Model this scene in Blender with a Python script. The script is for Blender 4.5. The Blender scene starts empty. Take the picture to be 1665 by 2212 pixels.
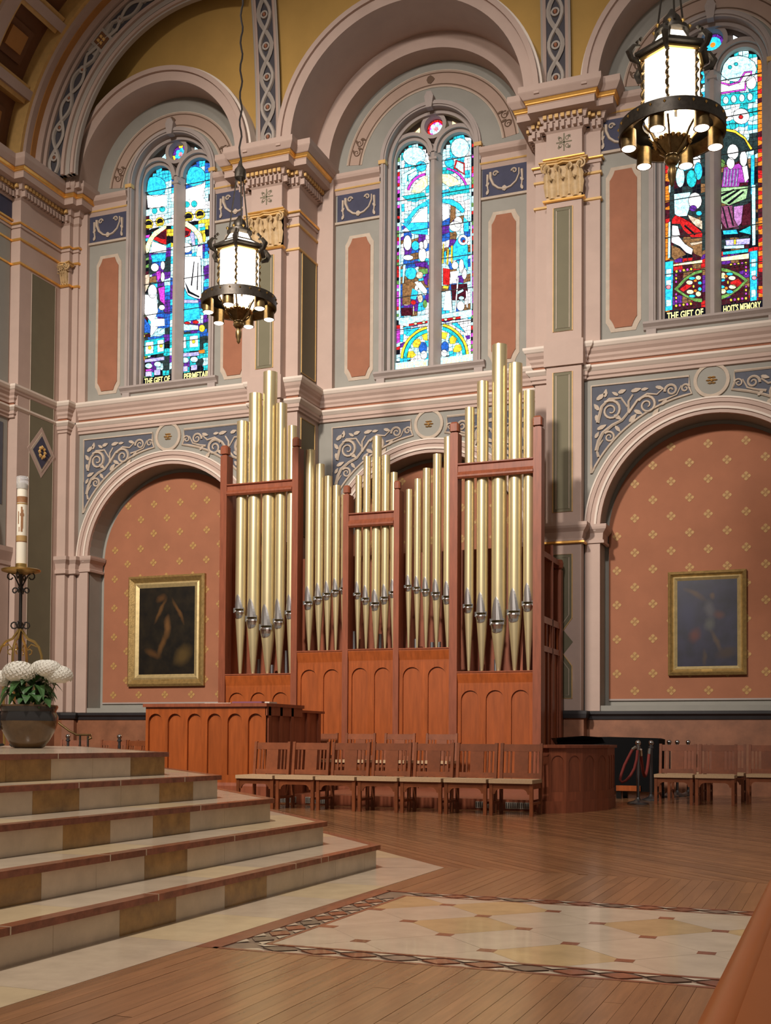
import bpy, math, random
from mathutils import Vector, Matrix
rnd = random.Random(7)
S = bpy.context.scene
COL = S.collection
pi = math.pi
# ------------------------------------------------------------------ camera
F, YAW, PITCH, ROLL, CY, HC = 2503.3, 0.373188, 0.03094, 0.0062654, 1521.16, 0.95
_f = Vector((-math.sin(YAW), math.cos(YAW), 0)); _r = Vector((math.cos(YAW), math.sin(YAW), 0)); _u = Vector((0, 0, 1))
FW = _f*math.cos(PITCH)+_u*math.sin(PITCH); _u2 = -_f*math.sin(PITCH)+_u*math.cos(PITCH)
R3 = _r*math.cos(ROLL)+_u2*math.sin(ROLL); U3 = -_r*math.sin(ROLL)+_u2*math.cos(ROLL)
CAM = Vector((0, 0, HC))
cd = bpy.data.cameras.new('camera'); cam = bpy.data.objects.new('camera', cd); COL.objects.link(cam)
cd.sensor_fit = 'VERTICAL'; cd.sensor_height = 36.0; cd.sensor_width = 27.1; cd.lens = 36.0*F/2212
cd.shift_y = (CY-1106)/2212; cd.shift_x = 0.0; cd.clip_start = 0.05; cd.clip_end = 200
m3 = Matrix((R3, U3, -FW)).transposed()
cam.matrix_world = Matrix.Translation(CAM) @ m3.to_4x4()
S.camera = cam
def ray(x, y): return R3*((x-832.5)/F) - U3*((y-CY)/F) + FW
def onZ(x, y, z=0.0): d = ray(x, y); return CAM+d*((z-HC)/d.z)
def onY(x, y, Y): d = ray(x, y); return CAM+d*(Y/d.y)
def onX(x, y, X): d = ray(x, y); return CAM+d*(X/d.x)
def pj(P):
    v = Vector(P)-CAM; z = v.dot(FW); return 832.5+F*v.dot(R3)/z, CY-F*v.dot(U3)/z
# ------------------------------------------------------------------ view, world, large lights
S.view_settings.view_transform = 'Standard'; S.view_settings.look = 'None'
S.view_settings.gamma = 1.0; S.view_settings.use_curve_mapping = False
S.view_settings.exposure = 0.0
W = bpy.data.worlds.new('world'); S.world = W; W.use_nodes = True
W.node_tree.nodes['Background'].inputs[0].default_value = (1.0, 0.86, 0.72, 1)
W.node_tree.nodes['Background'].inputs[1].default_value = 0.19
def spot(name, loc, target, power, col, ang, blend=1.0, size=.5):
    l = bpy.data.lights.new(name, 'SPOT'); l.energy = power; l.color = col; l.spot_size = math.radians(ang); l.spot_blend = blend; l.shadow_soft_size = size
    o = bpy.data.objects.new(name, l); COL.objects.link(o); o.location = loc
    o.rotation_euler = (Vector(target)-Vector(loc)).to_track_quat('-Z', 'Y').to_euler(); return o
spot('ceiling_lamp_left_offscreen', (-9.5, -6.0, 17.5), (-10.6, 20, 5.6), 36000, (1.0, 0.905, 0.80), 50, 1.0, .9)
spot('ceiling_lamp_right_offscreen', (-3.0, -6.0, 17.5), (-7.0, 20, 8.8), 11500, (1.0, 0.93, 0.88), 42, 1.0, .9)
spot('ceiling_lamp_crossing_offscreen', (-3.5, 3.0, 17.5), (-4.6, 7.4, 0.0), 8300, (1.0, 0.92, 0.82), 70, 1.0, .7)
# ------------------------------------------------------------------ mesh builder
class MB:
    def __init__(s): s.v = []; s.f = []; s.c = None
    def quad(s, a, b, c, d): n = len(s.v); s.v += [tuple(a), tuple(b), tuple(c), tuple(d)]; s.f.append((n, n+1, n+2, n+3)); return s
    def poly(s, pts): n = len(s.v); s.v += [tuple(p) for p in pts]; s.f.append(tuple(range(n, n+len(pts)))); return s
    def box(s, x0, x1, y0, y1, z0, z1):
        n = len(s.v)
        s.v += [(x0, y0, z0), (x1, y0, z0), (x1, y1, z0), (x0, y1, z0), (x0, y0, z1), (x1, y0, z1), (x1, y1, z1), (x0, y1, z1)]
        s.f += [(n, n+3, n+2, n+1), (n+4, n+5, n+6, n+7), (n, n+1, n+5, n+4), (n+1, n+2, n+6, n+5), (n+2, n+3, n+7, n+6), (n+3, n, n+4, n+7)]
        return s
    def cbox(s, c, e, ax=None):   # centre, half extents, optional 3 axes
        c = Vector(c); ax = ax or (Vector((1, 0, 0)), Vector((0, 1, 0)), Vector((0, 0, 1)))
        n = len(s.v)
        for k in ((-1, -1, -1), (1, -1, -1), (1, 1, -1), (-1, 1, -1), (-1, -1, 1), (1, -1, 1), (1, 1, 1), (-1, 1, 1)):
            s.v.append(tuple(c+ax[0]*(k[0]*e[0])+ax[1]*(k[1]*e[1])+ax[2]*(k[2]*e[2])))
        s.f += [(n, n+3, n+2, n+1), (n+4, n+5, n+6, n+7), (n, n+1, n+5, n+4), (n+1, n+2, n+6, n+5), (n+2, n+3, n+7, n+6), (n+3, n, n+4, n+7)]
        return s
    def prism(s, pts, off):       # planar polygon extruded by vector
        n = len(s.v); k = len(pts); off = Vector(off)
        s.v += [tuple(p) for p in pts]+[tuple(Vector(p)+off) for p in pts]
        s.f.append(tuple(range(n, n+k))); s.f.append(tuple(range(n+2*k-1, n+k-1, -1)))
        for i in range(k): j = (i+1) % k; s.f.append((n+i, n+k+i, n+k+j, n+j))
        return s
    def lathe(s, prof, c=(0, 0, 0), n=16, cap=True, a0=0.0):    # prof [(r,z)]
        b = len(s.v); m = len(prof)
        for r, z in prof:
            for i in range(n):
                a = a0+2*pi*i/n; s.v.append((c[0]+r*math.cos(a), c[1]+r*math.sin(a), c[2]+z))
        for j in range(m-1):
            for i in range(n):
                k = (i+1) % n; s.f.append((b+j*n+i, b+j*n+k, b+(j+1)*n+k, b+(j+1)*n+i))
        if cap:
            s.f.append(tuple(range(b+n-1, b-1, -1))); s.f.append(tuple(range(b+(m-1)*n, b+m*n)))
        return s
    def tube(s, path, r, n=6, closed=False, flat=None):
        P = [Vector(p) for p in path]; m = len(P); b = len(s.v)
        rr = r if isinstance(r, (list, tuple)) else [r]*m
        up = None
        for i in range(m):
            if closed: t = (P[(i+1) % m]-P[i-1])
            else: t = P[min(i+1, m-1)]-P[max(i-1, 0)]
            t.normalize()
            if up is None:
                up = Vector((0, 0, 1)) if abs(t.z) < 0.9 else Vector((1, 0, 0))
            sd = t.cross(up)
            if sd.length < 1e-6: sd = t.orthogonal()
            sd.normalize(); up = sd.cross(t); up.normalize()
            for k in range(n):
                a = 2*pi*(k+.5)/n; s.v.append(tuple(P[i]+sd*(rr[i]*math.cos(a))+up*(rr[i]*math.sin(a))))
        for i in range(m if closed else m-1):
            q = (i+1) % m
            for k in range(n):
                l = (k+1) % n; s.f.append((b+i*n+k, b+i*n+l, b+q*n+l, b+q*n+k))
        if not closed:
            s.f.append(tuple(range(b+n-1, b-1, -1))); s.f.append(tuple(range(b+(m-1)*n, b+m*n)))
        return s
    def sweep(s, path, prof, closed=False):   # path [(x,y)], outward = right-hand side of travel; prof [(out,z)]
        P = [Vector((p[0], p[1])) for p in path]; m = len(P); b = len(s.v); k = len(prof)
        def nrm(a, c): d = (c-a).normalized(); return Vector((d.y, -d.x))
        for i in range(m):
            if i == 0 and not closed: n = nrm(P[0], P[1])
            elif i == m-1 and not closed: n = nrm(P[-2], P[-1])
            else:
                n1 = nrm(P[i-1], P[i]); n2 = nrm(P[i], P[(i+1) % m]); n = (n1+n2); n = n/max(n.length_squared, 1e-6)*2
            for o, z in prof: s.v.append((P[i].x+n.x*o, P[i].y+n.y*o, z))
        for i in range(m if closed else m-1):
            q = (i+1) % m
            for j in range(k-1): s.f.append((b+i*k+j, b+q*k+j, b+q*k+j+1, b+i*k+j+1))
        if not closed:
            s.f.append(tuple(range(b+k-1, b-1, -1))); s.f.append(tuple(range(b+(m-1)*k, b+m*k)))
        return s
    def ring(s, cx, cz, r0, r1, y0, y1, a0=0.0, a1=pi, n=40):    # arch ring in XZ plane, front y0 back y1
        b = len(s.v)
        for i in range(n+1):
            a = a0+(a1-a0)*i/n; c, d = math.cos(a), math.sin(a)
            s.v += [(cx+r0*c, y0, cz+r0*d), (cx+r1*c, y0, cz+r1*d), (cx+r1*c, y1, cz+r1*d), (cx+r0*c, y1, cz+r0*d)]
        for i in range(n):
            p = b+4*i; q = p+4
            s.f += [(p, q, q+1, p+1), (p+1, q+1, q+2, p+2), (p+2, q+2, q+3, p+3), (p+3, q+3, q, p)]
        s.f += [(b, b+1, b+2, b+3), (b+4*n+3, b+4*n+2, b+4*n+1, b+4*n)]
        return s
    def archwall(s, x0, x1, z0, z1, y, cx, hw, zb, zs, n=24, yfun=None):   # wall face with an arched opening
        Yf = yfun or (lambda z: y)
        def q(xa, za, xb, zb_, xc, zc, xd, zd):
            s.quad((xa, Yf(za), za), (xb, Yf(zb_), zb_), (xc, Yf(zc), zc), (xd, Yf(zd), zd))
        q(x0, z0, cx-hw, z0, cx-hw, z1, x0, z1); q(cx+hw, z0, x1, z0, x1, z1, cx+hw, z1)
        if zb > z0: q(cx-hw, z0, cx+hw, z0, cx+hw, zb, cx-hw, zb)
        if z1 <= zs: return s
        for i in range(n):
            a, c = pi-pi*i/n, pi-pi*(i+1)/n
            xa, xb = cx+hw*math.cos(a), cx+hw*math.cos(c); za, zb2 = zs+hw*math.sin(a), zs+hw*math.sin(c)
            q(xa, za, xb, zb2, xb, z1, xa, z1)
        return s
    def build(s, name, mat, parent=None, kind=None, smooth=None, loc=None):
        me = bpy.data.meshes.new(name); me.from_pydata(s.v, [], s.f); me.materials.append(M[mat] if isinstance(mat, str) else mat)
        if smooth is not None:
            me.polygons.foreach_set('use_smooth', [True]*len(me.polygons)); me.set_sharp_from_angle(angle=smooth)
        me.update()
        o = bpy.data.objects.new(name, me); COL.objects.link(o)
        if parent: o.parent = parent
        if loc: o.location = loc
        if kind: o['kind'] = kind
        return o
def flipfix(o):
    import bmesh
    bm = bmesh.new(); bm.from_mesh(o.data); bmesh.ops.recalc_face_normals(bm, faces=bm.faces); bm.to_mesh(o.data); bm.free(); return o
def empty(name, loc=(0, 0, 0), rz=0, parent=None):
    o = bpy.data.objects.new(name, None); COL.objects.link(o); o.location = loc; o.rotation_euler = (0, 0, rz); o.empty_display_size = .1
    if parent: o.parent = parent
    return o
def tag(o, label, cat, group=None):
    o['label'] = label; o['category'] = cat
    if group: o['group'] = group
    return o
def copy_tree(o, parent=None):
    c = o.copy(); COL.objects.link(c); c.parent = parent
    for ch in list(o.children): copy_tree(ch, c)
    return c
def box(name, mat, parent, *a, **k): return MB().box(*a).build(name, mat, parent, **k)
# ------------------------------------------------------------------ materials
M = {}
def mat(name, col, rough=.6, metal=0.0, var=0.0, scale=3.0, bump=0.0, bscale=40.0, emit=None, estr=1.0, spec=.5, coat=0.0, objvar=0.0, stretch=None, col2=None, trans=0.0):
    m = bpy.data.materials.new(name); m.use_nodes = True; nt = m.node_tree; N = nt.nodes; L = nt.links
    b = N['Principled BSDF']; b.inputs['Roughness'].default_value = rough; b.inputs['Metallic'].default_value = metal
    b.inputs['Specular IOR Level'].default_value = spec; b.inputs['Coat Weight'].default_value = coat
    b.inputs['Base Color'].default_value = (*col, 1)
    if trans: b.inputs['Transmission Weight'].default_value = trans
    src = None
    if var or col2:
        tc = N.new('ShaderNodeTexCoord'); mp = N.new('ShaderNodeMapping'); mp.inputs['Scale'].default_value = stretch or (1, 1, 1)
        nz = N.new('ShaderNodeTexNoise'); nz.inputs['Scale'].default_value = scale; nz.inputs['Detail'].default_value = 5; nz.inputs['Roughness'].default_value = .6
        L.new(tc.outputs['Object'], mp.inputs[0]); L.new(mp.outputs[0], nz.inputs['Vector'])
        rp = N.new('ShaderNodeValToRGB'); e = rp.color_ramp.elements; e[0].position = .3; e[1].position = .7
        c2 = col2 or tuple(min(1, c*(1+var)) for c in col)
        e[0].color = (*[c*(1-var) for c in col], 1); e[1].color = (*c2, 1)
        L.new(nz.outputs[0], rp.inputs[0]); src = rp.outputs[0]
    if objvar:
        oi = N.new('ShaderNodeObjectInfo'); g = N.new('ShaderNodeNewGeometry')
        ad = N.new('ShaderNodeMath'); ad.operation = 'ADD'; fr = N.new('ShaderNodeMath'); fr.operation = 'FRACT'
        L.new(oi.outputs['Random'], ad.inputs[0]); L.new(g.outputs['Random Per Island'], ad.inputs[1]); L.new(ad.outputs[0], fr.inputs[0])
        mr = N.new('ShaderNodeMapRange'); mr.inputs[3].default_value = 1-objvar; mr.inputs[4].default_value = 1+objvar; L.new(fr.outputs[0], mr.inputs[0])
        mx = N.new('ShaderNodeMix'); mx.data_type = 'RGBA'; mx.blend_type = 'MULTIPLY'; mx.inputs[0].default_value = 1
        if src: L.new(src, mx.inputs[6])
        else: mx.inputs[6].default_value = (*col, 1)
        L.new(mr.outputs[0], mx.inputs[7]); src = mx.outputs[2]
    if src: L.new(src, b.inputs['Base Color'])
    if bump:
        tc2 = N.new('ShaderNodeTexCoord'); n2 = N.new('ShaderNodeTexNoise'); n2.inputs['Scale'].default_value = bscale; n2.inputs['Detail'].default_value = 4
        bp = N.new('ShaderNodeBump'); bp.inputs['Strength'].default_value = bump; bp.inputs['Distance'].default_value = .02
        L.new(tc2.outputs['Object'], n2.inputs['Vector']); L.new(n2.outputs[0], bp.inputs['Height']); L.new(bp.outputs[0], b.inputs['Normal'])
    if emit: b.inputs['Emission Color'].default_value = (*emit, 1); b.inputs['Emission Strength'].default_value = estr
    M[name] = m; return m
mat('pink', (.46, .335, .28), .75, var=.05, scale=2, bump=.05)
mat('cream', (.68, .58, .50), .7, var=.04, scale=2)
mat('grey', (.275, .262, .230), .8, var=.06, scale=2)

mat('green', (.155, .138, .085), .8, var=.06, scale=2)
mat('terra', (.30, .115, .060), .8, var=.10, scale=2.5, bump=.05)
mat('niche', (.32, .122, .062), .85, var=.08, scale=1.5, bump=.06)
mat('wains', (.25, .10, .05), .45, var=.25, scale=3, bump=.03)
mat('pewwood', (.44, .115, .018), .3, var=.15, scale=3, stretch=(1, .3, 1))

mat('rail', (.025, .022, .024), .4, var=.2)
mat('gold', (.80, .45, .12), .35, metal=.75, var=.1, scale=8)
mat('goldpaint', (.62, .38, .13), .6, var=.1, scale=8)
mat('stencil', (.42, .24, .075), .6, var=.15, scale=20)
mat('blue', (.046, .047, .085), .8, var=.12, scale=4)
mat('bluegrey', (.085, .09, .115), .8, var=.12, scale=4)
mat('caporn', (.50, .34, .17), .6, var=.15, scale=10)
mat('relief', (.46, .37, .29), .8, var=.1, scale=6)
mat('stone', (.36, .30, .275), .8, var=.06, scale=4, bump=.05)
mat('yellow', (.43, .255, .065), .85, var=.08, scale=1.2)
mat('paintband', (.40, .28, .22), .85, var=.05)
mat('brownline', (.13, .075, .045), .8)
mat('coffer', (.16, .065, .025), .8, var=.1)
mat('cofferor', (.42, .19, .05), .8, var=.1)
mat('guil', (.38, .33, .29), .8); mat('guildk', (.06, .055, .065), .85)
mat('wood', (.31, .072, .015), .32, var=.22, scale=6, stretch=(3, 3, .35), bump=.02, coat=.15, objvar=.08)
mat('wooddk', (.24, .068, .032), .42, var=.2, scale=6, stretch=(3, 3, .4), spec=.35, objvar=.08)
mat('woodlt', (.31, .072, .015), .35, var=.18, scale=5, stretch=(3, 3, .35), coat=.1, objvar=.06)
mat('chairwood', (.20, .056, .019), .4, var=.2, scale=8, spec=.4, objvar=.15)

mat('seat', (.50, .33, .19), .8, var=.12, scale=60)
mat('pipe', (.74, .62, .36), .30, metal=.72, var=.05, scale=3, objvar=.05)

mat('pewter', (.55, .53, .52), .28, metal=.9)
mat('silver', (.75, .74, .74), .16, metal=1.0)
mat('zinc', (.30, .30, .32), .35, metal=.8)

mat('plank', (.28, .132, .058), .22, var=.16, scale=3, stretch=(9, .8, 1), objvar=.17, bump=.01, bscale=60)
mat('plankfar', (.28, .132, .058), .18, var=.16, scale=3, stretch=(2, 2, 1), objvar=.24, spec=.45)
mat('joint', (.10, .045, .02), .7)
mat('marble', (.62, .495, .365), .22, var=.13, scale=5, objvar=.05, coat=.2)
mat('marblelt', (.62, .505, .38), .2, var=.10, scale=5, objvar=.04, coat=.2)
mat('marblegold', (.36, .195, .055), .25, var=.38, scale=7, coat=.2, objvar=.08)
mat('peach', (.62, .48, .30), .22, var=.1, scale=5, objvar=.05)
mat('goldtile', (.57, .40, .20), .2, var=.16, scale=5, coat=.2, objvar=.08)
mat('redmarble', (.26, .085, .045), .22, var=.35, scale=14, coat=.2, objvar=.12)
mat('inlaydk', (.17, .115, .085), .3, var=.2, scale=20, objvar=.35)
mat('iron', (.035, .03, .028), .45, metal=.6)
mat('bronze', (.22, .145, .06), .35, metal=.85, var=.3, scale=20)
mat('bronzedk', (.055, .045, .035), .45, metal=.6, var=.3, scale=20)
mat('lamp', (1, .95, .85), .5, emit=(1, .90, .74), estr=3.2)
mat('bulb', (1, .95, .85), .5, emit=(1, .90, .76), estr=9)
mat('wax', (.80, .74, .62), .45); mat('waxband', (.30, .14, .06), .5, var=.2, scale=30); mat('waxgold', (.42, .26, .10), .5)
mat('glassy', (.85, .85, .88), .08, trans=.7)
mat('brass', (.55, .36, .12), .3, metal=.9)
mat('pot', (.12, .068, .03), .22, var=.45, scale=4, coat=.4)
mat('potdk', (.03, .027, .027), .15, coat=.5)
mat('petal', (.80, .76, .68), .7, objvar=.08)
mat('leaf', (.045, .12, .03), .5, var=.3, scale=8, objvar=.35)
mat('stem', (.07, .10, .03), .6)
mat('black', (.004, .004, .004), .25, coat=.2)
mat('blackmat', (.003, .003, .0035), .8, spec=.15)
mat('chrome', (.5, .5, .5), .15, metal=1)
mat('steel', (.16, .16, .17), .3, metal=.9)
mat('rope', (.20, .025, .02), .75, bump=.3, bscale=120)
mat('frame', (.38, .25, .09), .38, metal=.55, var=.25, scale=14, bump=.2, bscale=60)
mat('frameli', (.55, .42, .20), .35, metal=.5, var=.15, scale=14)
mat('grille', (.45, .42, .36), .4, metal=.5)
mat('cloth', (.20, .07, .11), .9)
mat('paper', (.55, .48, .42), .7)
mat('lead', (.008, .008, .010), .7)
mat('soil', (.03, .02, .012), .9)
def canvas_mat(name, base, blobs):
    m = bpy.data.materials.new(name); m.use_nodes = True; nt = m.node_tree; N = nt.nodes; L = nt.links; b = N['Principled BSDF']
    b.inputs['Roughness'].default_value = .35
    tc = N.new('ShaderNodeTexCoord'); nz = N.new('ShaderNodeTexNoise'); nz.inputs['Scale'].default_value = 4; nz.inputs['Detail'].default_value = 6
    L.new(tc.outputs['Object'], nz.inputs['Vector'])
    rp = N.new('ShaderNodeValToRGB'); rp.color_ramp.elements[0].position = .35; rp.color_ramp.elements[1].position = .75
    rp.color_ramp.elements[0].color = (*base[0], 1); rp.color_ramp.elements[1].color = (*base[1], 1); L.new(nz.outputs[0], rp.inputs[0]); cur = rp.outputs[0]
    mixv = N.new('ShaderNodeMix'); mixv.data_type = 'VECTOR'; mixv.inputs[0].default_value = .10
    L.new(tc.outputs['Object'], mixv.inputs[4]); L.new(nz.outputs[1], mixv.inputs[5])
    for (x, z, rx, rz, ang, c) in blobs:
        mp = N.new('ShaderNodeMapping'); mp.vector_type = 'TEXTURE'; mp.inputs['Location'].default_value = (x*.9+.05, .05, z*.9+.05); mp.inputs['Scale'].default_value = (rx, 50, rz); mp.inputs['Rotation'].default_value = (0, ang, 0)
        L.new(mixv.outputs[1], mp.inputs[0])
        gr = N.new('ShaderNodeTexGradient'); gr.gradient_type = 'SPHERICAL'; L.new(mp.outputs[0], gr.inputs[0])
        r2 = N.new('ShaderNodeValToRGB'); r2.color_ramp.elements[0].position = .05; r2.color_ramp.elements[1].position = .75; L.new(gr.outputs[0], r2.inputs[0])
        mx = N.new('ShaderNodeMix'); mx.data_type = 'RGBA'; L.new(r2.outputs[0], mx.inputs[0]); L.new(cur, mx.inputs[6]); mx.inputs[7].default_value = (*c, 1); cur = mx.outputs[2]
    L.new(cur, b.inputs['Base Color']); M[name] = m
def glass_mat():
    m = bpy.data.materials.new('stained'); m.use_nodes = True; nt = m.node_tree; N = nt.nodes; L = nt.links
    N.remove(N['Principled BSDF']); out = N['Material Output']
    oi = N.new('ShaderNodeObjectInfo'); at = N.new('ShaderNodeAttribute'); at.attribute_name = 'tint'; at.attribute_type = 'GEOMETRY'
    tc = N.new('ShaderNodeTexCoord')
    vo = N.new('ShaderNodeTexVoronoi'); vo.feature = 'DISTANCE_TO_EDGE'; vo.inputs['Scale'].default_value = 19; L.new(tc.outputs['Object'], vo.inputs['Vector'])
    r1 = N.new('ShaderNodeValToRGB'); r1.color_ramp.elements[0].position = .01; r1.color_ramp.elements[1].position = .05; r1.color_ramp.elements[0].color = (.12, .12, .14, 1); L.new(vo.outputs['Distance'], r1.inputs[0])
    nz = N.new('ShaderNodeTexNoise'); nz.inputs['Scale'].default_value = 16; nz.inputs['Detail'].default_value = 3; L.new(tc.outputs['Object'], nz.inputs['Vector'])
    mr = N.new('ShaderNodeMapRange'); mr.inputs[1].default_value = .3; mr.inputs[2].default_value = .7; mr.inputs[3].default_value = .55; mr.inputs[4].default_value = 1.35; L.new(nz.outputs[0], mr.inputs[0])
    m1 = N.new('ShaderNodeMix'); m1.data_type = 'RGBA'; m1.blend_type = 'MULTIPLY'; m1.inputs[0].default_value = 1; L.new(at.outputs['Color'], m1.inputs[6]); L.new(mr.outputs[0], m1.inputs[7])
    m2 = N.new('ShaderNodeMix'); m2.data_type = 'RGBA'; m2.blend_type = 'MULTIPLY'; m2.inputs[0].default_value = .75; L.new(m1.outputs[2], m2.inputs[6]); L.new(r1.outputs[0], m2.inputs[7])
    em = N.new('ShaderNodeEmission'); em.inputs[1].default_value = 2.1; L.new(m2.outputs[2], em.inputs[0]); L.new(em.outputs[0], out.inputs[0]); M['stained'] = m
glass_mat()
# ------------------------------------------------------------------ room shell
XL, XM, XR, YB, YM = -13.6, -7.93, -2.13, 21.65, 22.65
wb = MB()
wb.box(-17.2, 4.0, 23.6, 23.8, 0, 13.2); wb.box(-11.45, -10.47, 21.6, 23.6, 0, 13.1); wb.box(-5.41, -4.46, 21.6, 23.6, 0, 13.1)
wall = wb.build('wall_back', 'pink', None, 'structure')
wl = MB().box(-17.2, -16.55, 4.0, 23.6, 0, 13.1).build('wall_left', 'pink', None, 'structure')
def ornament(name, strokes, leaves, Y, parent, fn, mat_='relief', rad=.022):
    mb = MB()
    for st in strokes:
        P = [fn(*p) for p in st[0]]; n = len(P); r = st[1] if len(st) > 1 else rad
        mb.tube([(p[0], Y, p[1]) for p in P], [r*(1-.55*i/(n-1)) for i in range(n)], 5)
    for (x, y, l, w, a) in leaves:
        c = fn(x, y); pts = []
        for k in range(8):
            t = 2*pi*k/8; u, v = l*math.cos(t), w*math.sin(t)*(1 if math.cos(t) < .5 else .6)
            pts.append((c[0]+u*math.cos(a)-v*math.sin(a), Y-.012, c[1]+u*math.sin(a)+v*math.cos(a)))
        mb.prism(pts, (0, .02, 0))
    return flipfix(mb.build(name, mat_, parent, smooth=.8))
def spiral(cx, cy, r, turns, a0, d=1, r1=.18, n=26):
    return [(cx+r*(1-(1-r1)*i/(n-1))*math.cos(a0+d*2*pi*turns*i/(n-1)), cy+r*(1-(1-r1)*i/(n-1))*math.sin(a0+d*2*pi*turns*i/(n-1))) for i in range(n)]
def arcpts(cx, cz, r, a0, a1, n=24): return [(cx+r*math.cos(a0+(a1-a0)*i/n), cz+r*math.sin(a0+(a1-a0)*i/n)) for i in range(n+1)]
# spandrel scroll pattern, in metres relative to the bay centre (left half)
SC = [(spiral(-1.83, 7.16, .20, 1.7, 2.2, -1), .035), (spiral(-1.16, 7.20, .18, 1.6, 2.6, -1), .034), (spiral(-.72, 7.43, .12, 1.5, 3.3, -1), .026), (spiral(-1.86, 6.66, .11, 1.5, 2.4, -1), .028), (spiral(-.47, 7.44, .08, 1.3, .3, 1), .022),
      ([(-2.1, 6.42), (-2.06, 6.6), (-1.98, 6.75), (-1.8, 6.88), (-1.62, 6.96), (-1.5, 7.1), (-1.5, 7.3), (-1.42, 7.42)], .04), ([(-2.08, 6.95), (-2.0, 7.25), (-1.86, 7.38), (-1.64, 7.38), (-1.52, 7.2)], .035),
      ([(-1.5, 7.08), (-1.34, 7.3), (-1.16, 7.41), (-.98, 7.38), (-.86, 7.48)], .034), ([(-.95, 7.25), (-.8, 7.28), (-.62, 7.34), (-.54, 7.5)], .026), ([(-2.06, 6.3), (-2.1, 6.45), (-1.98, 6.62)], .03)]
LV = [(-2.02, 7.44, .1, .045, .6), (-1.93, 7.5, .08, .04, 1.4), (-2.1, 7.25, .08, .04, 2.2), (-2.08, 7.02, .09, .045, -1.2), (-2.0, 6.86, .1, .04, .4), (-1.7, 7.02, .09, .04, -.6), (-1.42, 6.98, .1, .045, .8), (-1.32, 7.08, .09, .04, -.5), (-1.36, 7.5, .1, .04, .2),
      (-1.0, 7.05, .09, .04, .9), (-.93, 7.5, .08, .035, -.3), (-1.62, 7.5, .08, .04, .3), (-1.7, 6.8, .08, .035, -.9), (-2.09, 6.72, .07, .035, 1.0), (-1.2, 7.5, .07, .03, .1), (-.85, 7.22, .07, .03, .7), (-1.75, 7.47, .07, .03, 2.6)]
def wall_rect(name, mt, x0, x1, z0, z1, y, t=.02, parent=None): return box(name, mt, parent or wall, x0, x1, y-t, y+.05, z0, z1)
def notched(cx, z0, z1, hw, e):     # panel outline with notched corners
    h = hw+e; n = .13
    P = []
    for sx, sz in ((-1, -1), (1, -1), (1, 1), (-1, 1)):
        X = cx+sx*h; Z = (z0-e) if sz < 0 else (z1+e)
        pa = (X, Z-sz*(n*1.45)); pb = (X-sx*n*.75, Z)
        mid = [(X-sx*n*.18, Z-sz*n*1.2), (X-sx*n*.45, Z-sz*n*.75), (X-sx*n*.62, Z-sz*n*.35)]
        seq = [pa]+mid+[pb]
        if sx*sz > 0: P += seq if sz < 0 and sx < 0 or sz > 0 and sx > 0 else seq[::-1]
        else: P += seq[::-1]
    # order: walk corners consistently
    c = Vector((cx, (z0+z1)/2)); 
    return sorted(P, key=lambda p: math.atan2((p[1]-c.y)/(z1-z0), (p[0]-c.x)/(2*hw)))
MOTIF = None
def motif_mesh():
    mb = MB()
    for k in range(4):
        a = k*pi/2
        pts = [(u*math.cos(a)-w*math.sin(a), 0, u*math.sin(a)+w*math.cos(a)) for u, w in ((.012, 0), (.04, .016), (.062, .040), (.085, .034), (.094, .012), (.108, 0), (.094, -.012), (.085, -.034), (.062, -.040), (.04, -.016))]
        mb.prism(pts, (0, -.004, 0))
        a += pi/4; pts = [(u*math.cos(a)-w*math.sin(a), 0, u*math.sin(a)+w*math.cos(a)) for u, w in ((.0, .004), (.07, .006), (.08, 0), (.07, -.006), (.0, -.004))]
        mb.prism(pts, (0, -.004, 0))
    o = flipfix(mb.build('stencil_flower', 'stencil')); me = o.data; bpy.data.objects.remove(o); return me
MOTIF = motif_mesh()
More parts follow.
